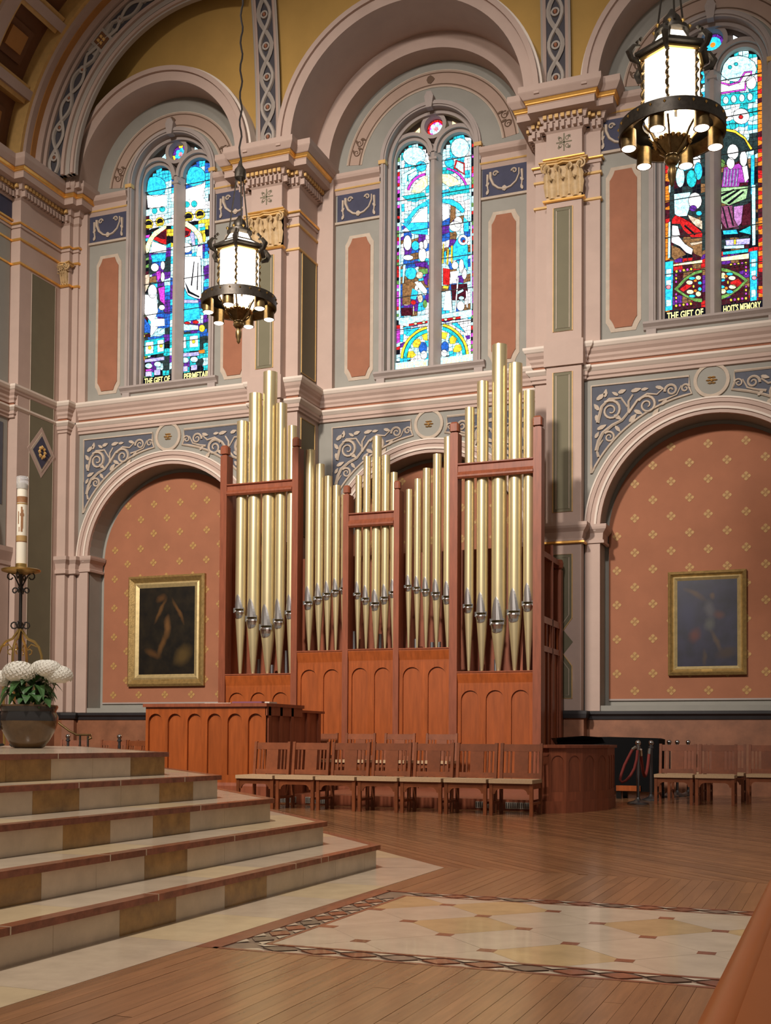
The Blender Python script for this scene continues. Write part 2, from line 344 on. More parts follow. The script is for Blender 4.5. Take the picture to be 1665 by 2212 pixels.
def bay(cx, Y, x0, x1, ringr, tymp, full=True):
    hw, zs = 2.03, 4.9
    # lower wall with the arched recess
    MB().archwall(x0, x1, 1.5, 7.85, Y, cx, hw, 1.62, zs, 36).build('niche_wall', 'grey', wall)
    MB().box(x0, x1, Y-.06, Y+.3, 0, 1.36).build('wainscot', 'wains', wall)
    rl = MB().sweep([(x0, Y), (x1, Y)], [(0, 1.35), (.08, 1.36), (.09, 1.42), (.14, 1.46), (.14, 1.51), (0, 1.52)]).build('dado_rail', 'rail', wall)
    # reveal of the recess
    mb = MB()
    prof = [(cx-hw, 1.62)]+[(x, z) for x, z in arcpts(cx, zs, hw, pi, 0, 36)]+[(cx+hw, 1.62)]
    for i in range(len(prof)-1):
        (xa, za), (xb, zb) = prof[i], prof[i+1]; mb.quad((xa, Y, za), (xb, Y, zb), (xb, Y+.5, zb), (xa, Y+.5, za))
    mb.quad((cx-hw, Y, 1.62), (cx+hw, Y, 1.62), (cx+hw, Y+.5, 1.62), (cx-hw, Y+.5, 1.62))
    mb.build('niche_reveal', 'grey', wall, smooth=.6)
    # back of recess: grey border and terracotta field with gilt stencils
    MB().poly([(cx-hw, Y+.5, 1.62), (cx+hw, Y+.5, 1.62)]+[(x, Y+.5, z) for x, z in arcpts(cx, zs, hw, 0, pi, 36)]).build('niche_border', 'grey', wall)
    hr = hw-.07
    MB().prism([(cx-hr, Y+.48, 1.74), (cx+hr, Y+.48, 1.74)]+[(x, Y+.48, z) for x, z in arcpts(cx, zs, hr, 0, pi, 36)], (0, .02, 0)).build('niche_panel', 'niche', wall)
    mb = MB(); mb.tube([(cx-hr, Y+.475, 1.74), (cx+hr, Y+.475, 1.74)], .022, 5); mb.build('niche_bead', 'stone', wall)
    dx, dz = .676, .3285; ox, oz = {XR: (-2.246, 6.507), XL: (-13.918, 6.525)}.get(cx, (cx-.1, 6.5))
    for j in range(-18, 6):
        for i in range(-5, 6):
            X = ox+(i+(j % 2)*.5)*dx; Z = oz+j*dz
            if Z < 1.85 or abs(X-cx) > hr-.05: continue
            if Z > zs and math.hypot(X-cx, Z-zs) > hr-.06: continue
            o = bpy.data.objects.new('stencil_flower', MOTIF); COL.objects.link(o); o.parent = wall; o.location = (X, Y+.478, Z); o.scale = (.82, 1, .82)
    # archivolt
    for r0, r1, y, mt in ((2.03, 2.30, Y-.07, 'pink'), (2.10, 2.14, Y-.10, 'cream'), (2.22, 2.27, Y-.095, 'pink'), (2.30, 2.33, Y-.085, 'cream')):
        MB().ring(cx, zs, r0, r1, y, Y+.02, 0, pi, 44).build('archivolt_moulding', mt, wall, smooth=.6)
    for sx in (-1, 1):   # jamb strips, impost
        xa, xb = sorted((cx+sx*2.03, cx+sx*2.31))
        MB().box(xa, xb, Y-.05, Y+.02, 1.52, 4.66).build('jamb_strip', 'pink', wall)
        xi = xb if sx < 0 else xa
        MB().sweep([(xa-.0, Y+.5), (xa, Y), (xb, Y), (xb, Y+.5)] if sx > 0 else [(xa, Y), (xb, Y), (xb, Y+.45)],
                   [(0.04, 4.66), (.08, 4.67), (.08, 4.72), (.05, 4.74), (.06, 4.86), (.12, 4.93), (.13, 4.97), (.13, 5.02), (0, 5.03)]).build('impost', 'pink', wall)
    # spandrels
    for sx in (-1, 1):
        def T(x, z, sx=sx): return (cx-sx*x, z)
        lim = min(2.2, (cx-x0 if sx < 0 else x1-cx)-.12)
        a0 = math.acos(lim/2.46); a1 = math.acos(.36/2.5)
        P = [(-lim, 7.66), (-.40, 7.66)]+[(-.40-.0, 7.45)]+[(-2.46*math.cos(a), zs+2.46*math.sin(a)) for a in [a1+(a0-a1)*i/16 for i in range(17)]]
        P = [(x, z) for x, z in P if z > 0]
        pts = [(cx+(x if sx < 0 else -x), z) for x, z in P]
        flipfix(MB().prism([(x, Y-.012, z) for x, z in pts], (0, .02, 0)).build('spandrel_panel', 'bluegrey', wall))
        MB().tube([(x, Y-.015, z) for x, z in pts], .026, 5, closed=True).build('spandrel_border', 'relief', wall)
        fn = lambda x, z, sx=sx: (cx+(x if sx < 0 else -x), z)
        ornament('spandrel_scroll', SC, LV, Y-.025, wall, fn)
    md = MB(); md.ring(cx, 7.54, .26, .32, Y-.04, Y, 0, 2*pi, 30); md.build('medallion_ring', 'relief', wall)
    MB().ring(cx, 7.54, .001, .26, Y-.02, Y, 0, 2*pi, 30).build('medallion', 'grey', wall)
    rs = MB()
    for k in range(6):
        a = k*pi/3; rs.lathe([(.001, -.02), (.045, 0), (.001, .02)], (cx+.06*math.cos(a), Y-.03, 7.54+.06*math.sin(a)), 8, False)
    rs.lathe([(.001, -.03), (.04, 0), (.001, .03)], (cx, Y-.045, 7.54), 8, False)
    rs.build('rosette', 'goldpaint', wall, smooth=1)
    # upper wall, panels, friezes
    MB().archwall(x0, x1, 8.4, 13.2, Y, cx, 1.012, 8.72, 13.25, 24).build('window_wall', 'grey', wall)
    for sx in (-1, 1):
        pc = cx+sx*1.60
        for nm, e, y, mt in (('panel_frame', .075, Y-.012, 'relief'), ('panel_field', 0, Y-.03, 'terra')):
            P = notched(pc, 8.72, 11.72, .255, e); flipfix(MB().prism([(x, y, z) for x, z in P], (0, .03, 0)).build(nm, mt, wall))
        xa, xb = sorted((cx+sx*1.14, cx+sx*2.12))
        wall_rect('frieze_panel', 'blue', xa, xb, 12.12, 12.72, Y)
        g = cx+sx*1.62
        fn = lambda x, z, g=g: (g+x, z)
        sw = [([(-.30, 12.62), (-.3, 12.5), (-.24, 12.36), (-.13, 12.27), (0, 12.235), (.13, 12.27), (.24, 12.36), (.3, 12.5), (.30, 12.62)], .035), (spiral(-.2, 12.58, .06, 1.2, 0), .02), (spiral(.2, 12.58, .06, 1.2, pi, -1), .02), ([(-.36, 12.58), (-.37, 12.4), (-.35, 12.2)], .032), ([(.36, 12.58), (.37, 12.4), (.35, 12.2)], .032)]
        ornament('garland', sw, [(0, 12.25, .06, .06, 0), (-.36, 12.22, .06, .03, 1.2), (.36, 12.22, .06, .03, 1.9), (-.36, 12.38, .05, .03, .8), (.36, 12.38, .05, .03, 2.3)], Y-.035, wall, fn)
        if full:
            xa, xb = {(XR, -1): (-4.47, -4.15), (XL, 1): (-11.76, -11.44)}.get((cx, sx), sorted((cx+sx*2.13, cx+sx*2.37)))
            MB().box(xa, xb, Y-.1, Y, 8.4, 13.0).build('wall_strip', 'pink', wall)
    for sx in (-1, 1):
        xa, xb = sorted((cx+sx*1.1, (x0 if sx < 0 else x1)))
        MB().sweep([(xa, Y), (xb, Y)], [(0, 12.72), (.02, 12.72), (.05, 12.78), (.07, 12.82), (.07, 12.92), (.03, 12.93), (.03, 12.97), (.12, 13.03), (.14, 13.08), (.14, 13.14), (0, 13.16)]).build('frieze_cornice', 'pink', wall)
        MB().sweep([(xa, Y), (xb, Y)], [(.071, 12.80), (.085, 12.82), (.071, 12.84)]).build('gilt_line', 'goldpaint', wall)
        MB().sweep([(xa, Y), (xb, Y)], [(0, 12.06), (.05, 12.07), (.05, 12.12), (0, 12.13)]).build('frieze_sill', 'relief', wall)
    # tympanum and painted band
    r = tymp
    MB().poly([(x, Y, z) for x, z in arcpts(cx, 13.1, r+.6, 0, pi, 36)]).build('tympanum', 'grey', wall) if False else None
    mb = MB()
    A = arcpts(cx, 13.1, ringr+.05, 0, pi, 36); B = arcpts(cx, 13.25, 1.012, 0, pi, 36)
    for i in range(36): mb.quad((A[i][0], Y-.001, A[i][1]), (A[i+1][0], Y-.001, A[i+1][1]), (B[i+1][0], Y-.001, B[i+1][1]), (B[i][0], Y-.001, B[i][1]))
    mb.build('tympanum', 'grey', wall)
    a0 = .13
    MB().ring(cx, 13.1, r-.34, r, Y-.008, Y, a0, pi-a0, 40).build('painted_band', 'paintband', wall)
    for rr in (r, r-.34, r-.05, r-.29):
        MB().ring(cx, 13.1, rr-.012, rr+.012, Y-.014 if rr in (r, r-.34) else Y-.011, Y, a0, pi-a0, 40).build('band_line', 'brownline' if rr in (r-.05, r-.29) else 'relief', wall)
    rm = r-.17
    fn = lambda x, z: (cx+x, 13.1+z)
    st = []; lf = [(0, rm, .09, .09, 0)]
    for sx in (-1, 1):
        for k, aa in enumerate((.28, .40)):
            c, s = math.cos(aa), math.sin(aa); st.append((spiral(sx*rm*c, rm*s, .085, 1.4, aa*3, sx), .014)); lf.append((sx*(rm+.06)*c, (rm+.06)*s, .06, .025, 1.2*sx)); lf.append((sx*(rm-.06)*math.cos(aa+.06), (rm-.06)*math.sin(aa+.06), .06, .025, .4*sx))
    ornament('band_stencil', st, lf, Y-.012, wall, fn, 'brownline')
    # arch rim standing out of the vault
    return
bay(XL, YB, -16.3, -11.45, 1.95, 1.62)
bay(XM, YM, -10.47, -5.41, 2.12, 1.92, False)
bay(XR, YB, -4.46, 4.0, 1.95, 1.62)
for cx, y0, rim in ((XL, 20.75, (1.95, 2.25)), (XR, 20.75, (1.95, 2.25)), (XM, 20.75, (2.45, 2.75))):
    r0, r1 = rim
    MB().ring(cx, 13.1, r0, r1, y0+.22, 22.0 if cx != XM else 22.4, 0, pi, 48).build('arch_rim', 'pink', wall, smooth=.6)
    MB().ring(cx, 13.1, r1-.10, r1, y0+.16, 21.5, 0, pi, 48).build('arch_rim_moulding', 'pink', wall, smooth=.6)
    MB().ring(cx, 13.1, r1-.02, r1+.05, y0+.28, 21.5, 0, pi, 48).build('arch_rim_moulding', 'cream', wall, smooth=.6)
MB().ring(XM, 13.1, 2.12, 2.5, 22.15, 22.66, 0, pi, 48).build('inner_arch', 'pink', wall, smooth=.6)
for x in (-10.27, -5.62): MB().box(x-.2, x+.18, YM-.15, YM, 8.4, 13.1).build('wall_strip', 'pink', wall)
# pier returns facing the middle bay: green panel, gilt frame
for z0, z1, n in ((8.62, 11.2, 0), (5.2, 7.7, 1)):
    MB().box(-10.475, -10.455, 21.72, 22.45, z0, z1).build('return_panel', 'green', wall)
    MB().tube([(-10.452, 21.74, z0+.02), (-10.452, 22.43, z0+.02), (-10.452, 22.43, z1-.02), (-10.452, 21.74, z1-.02)], .014, 4, closed=True).build('panel_bead', 'goldpaint', wall)
# ------------------------------------------------------------------ string courses
path = [(-16.55, 12.0), (-16.55, 19.99), (-16.42, 19.99), (-16.42, 21.4), (-16.1, 21.4), (-16.1, 21.65), (-11.45, 21.65), (-11.45, 21.6), (-10.47, 21.6), (-10.47, 22.65), (-5.41, 22.65), (-5.41, 21.6), (-4.46, 21.6), (-4.46, 21.65), (4.0, 21.65)]
t1 = MB().sweep(path, [(0, 8.10), (.06, 8.11), (.06, 8.16), (.09, 8.20), (.09, 8.25), (.13, 8.30), (.15, 8.36), (0, 8.37)]).build('trim_1', 'pink', None, 'structure')
MB().sweep(path, [(0, 8.355), (.15, 8.355), (.17, 8.37), (.2, 8.42), (.2, 8.463), (0, 8.48)]).build('course_lip', 'cream', t1)
MB().sweep(path, [(0, 8.02), (.03, 8.02), (.03, 8.11), (0, 8.11)]).build('terracotta_band', 'terra', t1)
t2 = MB().sweep(path, [(0, 7.78), (.05, 7.79), (.05, 7.84), (.08, 7.86), (.08, 7.93), (0, 7.94)]).build('trim_2', 'pink', None, 'structure')
MB().sweep(path, [(0, 7.925), (.08, 7.925), (.1, 7.94), (.15, 7.99), (.15, 8.03), (0, 8.035)]).build('course_lip', 'cream', t2)
# ------------------------------------------------------------------ pilasters with capitals and entablature
def capital(x0, x1, y, z0, z1, parent):
    cx = (x0+x1)/2; w = (x1-x0)/2
    mb = MB(); mb.box(x0-.0, x1+.0, y-.02, y+.1, z0, z1); mb.build('capital_bell', 'caporn', parent)
    lv = MB()
    h = z1-z0
    def leaf(x, zb, zt, wd, out):
        P = []
        for t, ww, o in ((0, .55, .015), (.25, .8, .03), (.42, 1.0, .04), (.55, .72, .045), (.68, .95, .06), (.82, .6, out), (.95, .75, out+.03), (1.0, .4, out+.06), (.93, .25, out+.09), (.84, .1, out+.09)):
            P.append((ww*wd, o, zb+(zt-zb)*t))
        n = len(P); b = len(lv.v)
        for (ww, o, z) in P:
            for s, dd in ((-1, .02), (-.4, -.012), (0, -.022), (.4, -.012), (1, .02)): lv.v.append((x+s*ww, y-.02-o+dd, z))
        for i in range(n-1):
            for k in range(4): a = b+i*5+k; lv.f.append((a, a+1, a+6, a+5))
    for k in range(3): leaf(x0+(k+.5)*(2*w/3), z0+.01, z0+.50*h, w/3.0, .06)
    for k in range(4): leaf(x0+.02+k*((2*w-.04)/3), z0+.05, z0+.82*h, w/4.4, .07)
    lv.build('acanthus_leaf', 'caporn', parent, smooth=1)
    vb = MB()
    for s in (-1, 1):
        for q, (px, pz, r) in enumerate(((.98, .82, .10), (.33, .80, .065))):
            sp = spiral(cx+s*w*px, z0+h*pz, r, 1.6, pi/2, -s); vb.tube([(a, y-.10, b) for a, b in sp], .02, 5)
    vb.build('volute', 'caporn', parent, smooth=1)
    MB().sweep([(x0-.02, y+.06), (x0-.02, y-.02), (x1+.02, y-.02), (x1+.02, y+.06)], [(0, z0-.06), (.04, z0-.05), (.05, z0-.02), (.0, z0)]).build('capital_neck', 'gold', parent)
    MB().sweep([(x0-.05, y+.06), (x0-.05, y-.05), (cx-.1, y-.03), (cx, y-.07), (cx+.1, y-.03), (x1+.05, y-.05), (x1+.05, y+.06)], [(0, z1-.07), (.05, z1-.06), (.05, z1-.03), (.08, z1-.02), (.08, z1), (-.1, z1)]).build('capital_abacus', 'goldpaint', parent)
ENT = [(0, 12.05), (.05, 12.06), (.05, 12.1), (0, 12.12)]
def entablature(pathc, parent, dent=True):
    MB().sweep(pathc, [(-.02, 11.9), (.03, 11.9), (.03, 11.97), (.05, 11.98), (.05, 12.03), (-.02, 12.05)]).build('architrave', 'pink', parent)
    MB().sweep(pathc, [(.045, 11.96), (.065, 11.98), (.065, 12.0), (.05, 12.01)]).build('architrave_gilding', 'gold', parent)
    MB().sweep(pathc, [(-.02, 12.05), (.008, 12.05), (.008, 12.5), (.05, 12.54), (.05, 12.68), (.09, 12.69), (.12, 12.78), (.14, 12.79), (.14, 12.80), (.30, 12.82), (.30, 12.94), (.31, 12.95), (.31, 13.0), (.38, 13.05), (.44, 13.14), (.45, 13.16), (.45, 13.27), (-.3, 13.28)]).build('cornice', 'pink', parent)
    MB().sweep(pathc, [(.305, 12.955), (.335, 12.97), (.335, 12.99), (.36, 13.03), (.37, 13.035), (.30, 13.0)]).build('cornice_gilding', 'gold', parent)
    dn, eg = MB(), MB()
    for i in range(len(pathc)-1):
        a, b = Vector(pathc[i]), Vector(pathc[i+1]); L = (b-a).length
        if L < .15: continue
        d = (b-a)/L; n = Vector((d.y, -d.x)); k = max(2, int((L+.15)/.105))
        for j in range(k):
            t = -.06+(L+.12)*(j+.5)/k; p = a+d*t
            dn.cbox((p.x+n.x*.085, p.y+n.y*.085, 12.61), (.03, .05, .06), (Vector((d.x, d.y, 0)), Vector((n.x, n.y, 0)), Vector((0, 0, 1))))
            eg.cbox((p.x+n.x*.15, p.y+n.y*.15, 12.75), (.034, .025, .035), (Vector((d.x, d.y, 0)), Vector((n.x, n.y, 0)), Vector((0, 0, 1))))
    dn.build('dentils', 'pink', parent, 'stuff'); eg.build('egg_moulding', 'goldpaint', parent, 'stuff')
def cross_ornament(cx, y, z, parent):
    mb = MB(); mb.box(cx-.012, cx+.012, y-.012, y, z-.17, z+.17); mb.box(cx-.15, cx+.15, y-.012, y, z-.012, z+.012)
    for sx in (-1, 1):
        for sz in (-1, 1):
            for k, r in ((0, .055), (1, .03)):
                sp = spiral(cx+sx*(.065+.03*k), z+sz*(.07+.03*k), r, 1.2, 0, sx*sz); mb.tube([(a, y-.006, b) for a, b in sp], .009, 4)
    mb.build('frieze_cross', 'green', parent)
def gilt_panel(x0, x1, y, z0, z1, parent, pts=None):
    P = pts or [(x0, z0), (x1, z0), (x1, z1), (x0, z1)]
    flipfix(MB().prism([(x, y-.004, z) for x, z in P], (0, .01, 0)).build('green_panel', 'green', parent))
    c = (sum(p[0] for p in P)/len(P), sum(p[1] for p in P)/len(P))
    MB().tube([(x, y-.008, z) for x, z in P], .012, 4, closed=True).build('panel_gilding', 'goldpaint', parent)
    ins = [(x+(.06 if x < c[0] else -.06), z+(.06 if z < c[1] else -.06)) for x, z in P]
    MB().tube([(x, y-.006, z) for x, z in ins], .010, 4, closed=True).build('panel_line', 'relief', parent)
def pilaster(x0, x1, path):
    y = 21.35
    p = MB().box(x0, x1, y, 21.65, 1.5, 11.95).build('pilaster', 'pink', wall)
    MB().box(x0-.04, x1+.04, y-.05, 21.65, 8.02, 8.5).build('pilaster_block', 'pink', p)
    gilt_panel(x0+.13, x1-.17, y, 8.68, 11.05, p); gilt_panel(x0+.13, x1-.17, y, 5.25, 7.9, p)
    c = (x0+x1)/2-.02
    w0, w1 = x0+.13, x1-.17
    gilt_panel(0, 0, y, 0, 0, p, [(w0, 3.25), (c, 3.0), (w1, 3.25), (w1, 4.45), (w0, 4.45)])
    gilt_panel(0, 0, y, 0, 0, p, [(w0, 1.75), (w1, 1.75), (w1, 2.35), (c, 2.6), (w0, 2.35)])
    flipfix(MB().prism([(c-.2, y-.006, 2.8), (c, y-.006, 2.55), (c+.2, y-.006, 2.8), (c, y-.006, 3.05)], (0, .01, 0)).build('diamond_panel', 'green', p))
    MB().sweep([(x0, 21.65), (x0, y), (x1, y), (x1, 21.65)], [(0, 4.66), (.05, 4.67), (.05, 4.72), (.02, 4.74), (.05, 4.86), (.11, 4.93), (.13, 4.97), (.13, 5.03), (0, 5.04)]).build('pilaster_impost', 'pink', p)
    MB().sweep([(x0, 21.65), (x0, y), (x1, y), (x1, 21.65)], [(.04, 4.64), (.065, 4.655), (.065, 4.685), (.04, 4.70)]).build('impost_gilding', 'gold', p)
    MB().sweep([(x0, 21.65), (x0, y), (x1, y), (x1, 21.65)], [(0, 0), (.06, 0), (.06, 1.35), (.1, 1.38), (.12, 1.46), (.12, 1.51), (0, 1.52)]).build('pilaster_base', 'wains', p)
    MB().sweep([(x0, 21.65), (x0, y), (x1, y), (x1, 21.65)], [(.061, 1.36), (.11, 1.38), (.125, 1.46), (.125, 1.515), (0, 1.525)]).build('pilaster_rail', 'rail', p)
    capital(x0, x1, y, 11.22, 11.92, p); cross_ornament((x0+x1)/2, y, 12.30, p)
    e = MB().sweep(path, [(-.04, 11.95), (-.04, 13.2), (-.08, 13.2)]).build('pier_entablature', 'pink', wall)
    entablature(path, e)
    for xs in ((x0+.02, x1-.02),):
        pass
P1 = [(-11.76, 21.65), (-11.76, 21.55), (-11.45, 21.55), (-11.45, 21.35), (-10.75, 21.35), (-10.75, 21.6), (-10.47, 21.6), (-10.47, 22.65)]
P2 = [(-5.41, 22.65), (-5.41, 21.6), (-5.13, 21.6), (-5.13, 21.35), (-4.46, 21.35), (-4.46, 21.55), (-4.15, 21.55), (-4.15, 21.65)]
pilaster(-11.45, -10.75, P1); pilaster(-5.13, -4.46, P2)
# gilt bands on the pier core beside the pilasters
for pth in ([(-10.75, 21.6), (-10.47, 21.6), (-10.47, 22.5)], [(-5.41, 22.5), (-5.41, 21.6), (-5.13, 21.6)], [(-4.46, 21.55), (-4.15, 21.55), (-4.15, 21.65)], [(-11.76, 21.65), (-11.76, 21.55), (-11.45, 21.55)]):
    for z in (11.18, 11.68):
        MB().sweep(pth, [(0, z), (.03, z+.01), (.03, z+.05), (0, z+.06)]).build('pier_gilding', 'goldpaint', wall)
# corner pier on the left
cp = MB().box(-16.55, -16.31, 19.99, 21.65, 0, 12.0).build('corner_pilaster', 'pink', wl)
MB().box(-16.31, -16.08, 21.38, 21.65, 1.5, 12.0).build('corner_strip', 'pink', wl)
MB().box(-16.08, -15.93, 21.5, 21.65, 1.5, 12.0).build('corner_strip', 'pink', wl)
gy0, gy1 = 20.38, 21.19; zd = onX(89, 978, -16.31).z
for z0, z1, nm in ((8.0, 11.1, 'u'), (1.8, zd-.30, 'l')): pass
MB().box(-16.312, -16.30, gy0, gy1, 1.7, 11.05).build('green_panel', 'green', cp)
MB().tube([(-16.3, gy0, 1.7), (-16.3, gy1, 1.7), (-16.3, gy1, 11.05), (-16.3, gy0, 11.05)], .008, 4, closed=True).build('panel_gilding', 'relief', cp)
gm = (gy0+gy1)/2
for h, v, x, mt, nm in ((.47, .56, -16.295, 'pink', 'diamond_frame'), (.37, .44, -16.288, 'relief', 'diamond_frame'), (.30, .36, -16.282, 'blue', 'diamond_field')):
    flipfix(MB().prism([(x, gm-h, zd), (x, gm, zd-v), (x, gm+h, zd), (x, gm, zd+v)], (-.012, 0, 0)).build(nm, mt, cp))
rs = MB()
for k in range(8):
    a = k*pi/4; rs.lathe([(.001, -.05), (.05, 0), (.001, .05)], (-16.28, gm+.09*math.cos(a), zd+.11*math.sin(a)), 6, False)
rs.build('diamond_rosette', 'goldpaint', cp)
PC = [(-16.55, 12.0), (-16.55, 19.99), (-16.31, 19.99), (-16.31, 21.38), (-16.08, 21.38), (-16.08, 21.5), (-15.93, 21.5), (-15.93, 21.65)]
ec = MB().sweep(PC, [(-.04, 11.95), (-.04, 13.2), (-.08, 13.2)]).build('corner_entablature', 'pink', wl)
entablature(PC, ec)
for z in (11.10, 11.62): MB().sweep(PC, [(0, z), (.03, z+.01), (.03, z+.05), (0, z+.06)]).build('corner_gilding', 'gold', wl)
capital(-16.29, -16.1, 21.38, 11.15, 11.62, cp)
MB().box(-16.56, -16.53, 16.0, 19.97, 12.1, 12.62).build('frieze_panel', 'blue', wl)
MB().sweep([(-16.55, 12), (-16.55, 19.99)], [(0, 12.04), (.06, 12.06), (.06, 12.1), (0, 12.12)]).build('frieze_sill', 'gold', wl)
fl = notched(17.9, 8.72, 11.72, .75, 0); fo = notched(17.9, 8.72, 11.72, .75, .08)
MB().box(-16.556, -16.54, 16.0, 19.95, 8.47, 12.05).build('upper_field', 'grey', wl)
flipfix(MB().prism([(-16.535, y+.85, z) for y, z in fo], (-.02, 0, 0)).build('panel_frame', 'relief', wl)); flipfix(MB().prism([(-16.525, y+.85, z) for y, z in fl], (-.02, 0, 0)).build('panel_field', 'terra', wl))
# left wall arch, spandrel, impost
lw = MB(); lw.box(-16.556, -16.54, 15.0, 19.95, 1.5, 7.8); lw.build('lower_field', 'grey', wl)
def yz_ring(cy, cz, r0, r1, x0, x1, a0, a1, n=30):
    mb = MB().ring(cy, cz, r0, r1, x0, x1, a0, a1, n); mb.v = [(v[1], v[0], v[2]) for v in mb.v]; mb.f = [f[::-1] for f in mb.f]; return mb
yz_ring(17.2, 4.9, 1.95, 2.3, -16.46, -16.55, 0, pi).build('archivolt_moulding', 'pink', wl)
yz_ring(17.2, 4.9, 2.3, 2.34, -16.44, -16.55, 0, pi).build('archivolt_moulding', 'cream', wl)
MB().prism([(-16.53, 17.2, 7.66), (-16.53, 19.8, 7.66), (-16.53, 19.8, 5.9)]+[(-16.53, 17.2+2.5*math.cos(a), 4.9+2.5*math.sin(a)) for a in [.45+i*(pi/2-.45)/12 for i in range(13)]], (-.01, 0, 0)).build('spandrel_panel', 'bluegrey', wl)
sm = MB()
for c, r in (((19.3, 7.0), .2), ((18.6, 7.35), .14), ((19.45, 6.4), .12)):
    sm.tube([(-16.515, a, b) for a, b in spiral(c[0], c[1], r, 1.6, 1, 1)], .03, 5)
sm.build('spandrel_scroll', 'relief', wl, smooth=1)
MB().box(-16.5, -16.44, 19.4, 19.95, 1.5, 4.66).build('jamb_strip', 'pink', wl)
MB().sweep([(-16.5, 19.2), (-16.5, 19.99)], [(.05, 4.6), (.08, 4.62), (.08, 4.7), (.13, 4.9), (.13, 5.0), (0, 5.02)]).build('impost', 'pink', wl)
MB().sweep([(-16.31, 21.38), (-16.08, 21.38), (-16.08, 21.5), (-15.9, 21.5), (-15.9, 21.65)], [(.02, 4.6), (.06, 4.62), (.06, 4.7), (.03, 4.72), (.05, 4.84), (.11, 4.92), (.11, 5.0), (0, 5.02)]).build('impost', 'pink', wl)
MB().sweep([(-16.55, 12), (-16.55, 19.99), (-16.31, 19.99), (-16.31, 21.38), (-16.08, 21.38), (-15.9, 21.5), (-15.9, 21.65)], [(0, 0), (.05, 0), (.05, 1.35), (0, 1.36)]).build('wainscot', 'wains', wl)
MB().sweep([(-16.55, 12), (-16.55, 19.99), (-16.31, 19.99), (-16.31, 21.38), (-16.08, 21.38), (-15.9, 21.5), (-15.9, 21.65)], [(.04, 1.36), (.1, 1.38), (.13, 1.46), (.13, 1.51), (0, 1.53)]).build('dado_rail', 'rail', wl)
# ------------------------------------------------------------------ vault (ceiling)
def yv(z): t = max(0, z-13.2); return 21.45-(18-math.sqrt(max(.01, 324-t*t)))
vb = MB()
ZS = [13.2+.35*i for i in range(14)]
def vault_seg(x0, x1, cx, r):
    NX = 40; xs = sorted(set([x0, x1]+[cx+r*math.cos(pi*i/NX) for i in range(NX+1)]))
    xs = [x for x in xs if x0 <= x <= x1]
    for i in range(len(xs)-1):
        xa, xb = xs[i], xs[i+1]
        za = 13.1+math.sqrt(max(0, r*r-(xa-cx)**2)); zb = 13.1+math.sqrt(max(0, r*r-(xb-cx)**2))
        n = 12
        for k in range(n):
            a0, a1 = za+(17.8-za)*k/n, za+(17.8-za)*(k+1)/n; b0, b1 = zb+(17.8-zb)*k/n, zb+(17.8-zb)*(k+1)/n
            vb.quad((xa, yv(a0), a0), (xb, yv(b0), b0), (xb, yv(b1), b1), (xa, yv(a1), a1))
vault_seg(-16.6, -11.07, XL, 2.2); vault_seg(-11.07, -4.95, XM, 2.7); vault_seg(-4.95, 4.0, XR, 2.2)
ceil = vb.build('ceiling', 'yellow', None, 'structure', smooth=.5)
def guilloche(pf, sf, L, parent, w=.15, pitch=.62, first=0.0):   # pf(t)->centre, sf(t)->side vector, nf normal
    pass
def rib(xc, parent):
    zs_ = [13.25+.1*i for i in range(44)]
    mb = MB()
    for dx0, dx1, out in ((-.25, .25, .10),):
        P = [(xc+dx0, xc+dx1, yv(z)-out, z) for z in zs_]
        for i in range(len(P)-1):
            a, b = P[i], P[i+1]
            mb.quad((a[0], a[2], a[3]), (a[1], a[2], a[3]), (b[1], b[2], b[3]), (b[0], b[2], b[3]))
            mb.quad((a[0], a[2]+.2, a[3]), (a[0], a[2], a[3]), (b[0], b[2], b[3]), (b[0], b[2]+.2, b[3]))
            mb.quad((a[1], a[2], a[3]), (a[1], a[2]+.2, a[3]), (b[1], b[2]+.2, b[3]), (b[1], b[2], b[3]))
    r = mb.build('vault_rib', 'guildk', parent)
    for s in (-1, 1):
        for dx, rr, mt in ((.215, .035, 'pink'), (.26, .03, 'guil')):
            MB().tube([(xc+s*dx, yv(z)-.11, z) for z in zs_], rr, 5).build('rib_moulding', mt, r)
    for ph in (0, pi):
        MB().tube([(xc+.135*math.sin(2*pi*(z-13.25)/1.24+ph), yv(z)-.115-(.012 if math.cos(2*pi*(z-13.25)/1.24+ph) > 0 else 0), z) for z in zs_], .045, 5).build('guilloche_strand', 'guil', r, smooth=1)
    k = 0; z = 13.25+.31
    while z < 17.4:
        MB().ring(xc, z, .05, .085, yv(z)-.135, yv(z)-.09, 0, 2*pi, 14).build('guilloche_ring', 'guil', r)
        MB().lathe([(.001, -.05), (.035, -.02), (.035, .02), (.001, .05)], (xc, yv(z)-.13, z), 8, False).build('guilloche_bead', 'terra', r, smooth=1)
        z += .62; k += 1
    return r
rib(-11.07, ceil); rib(-4.95, ceil)
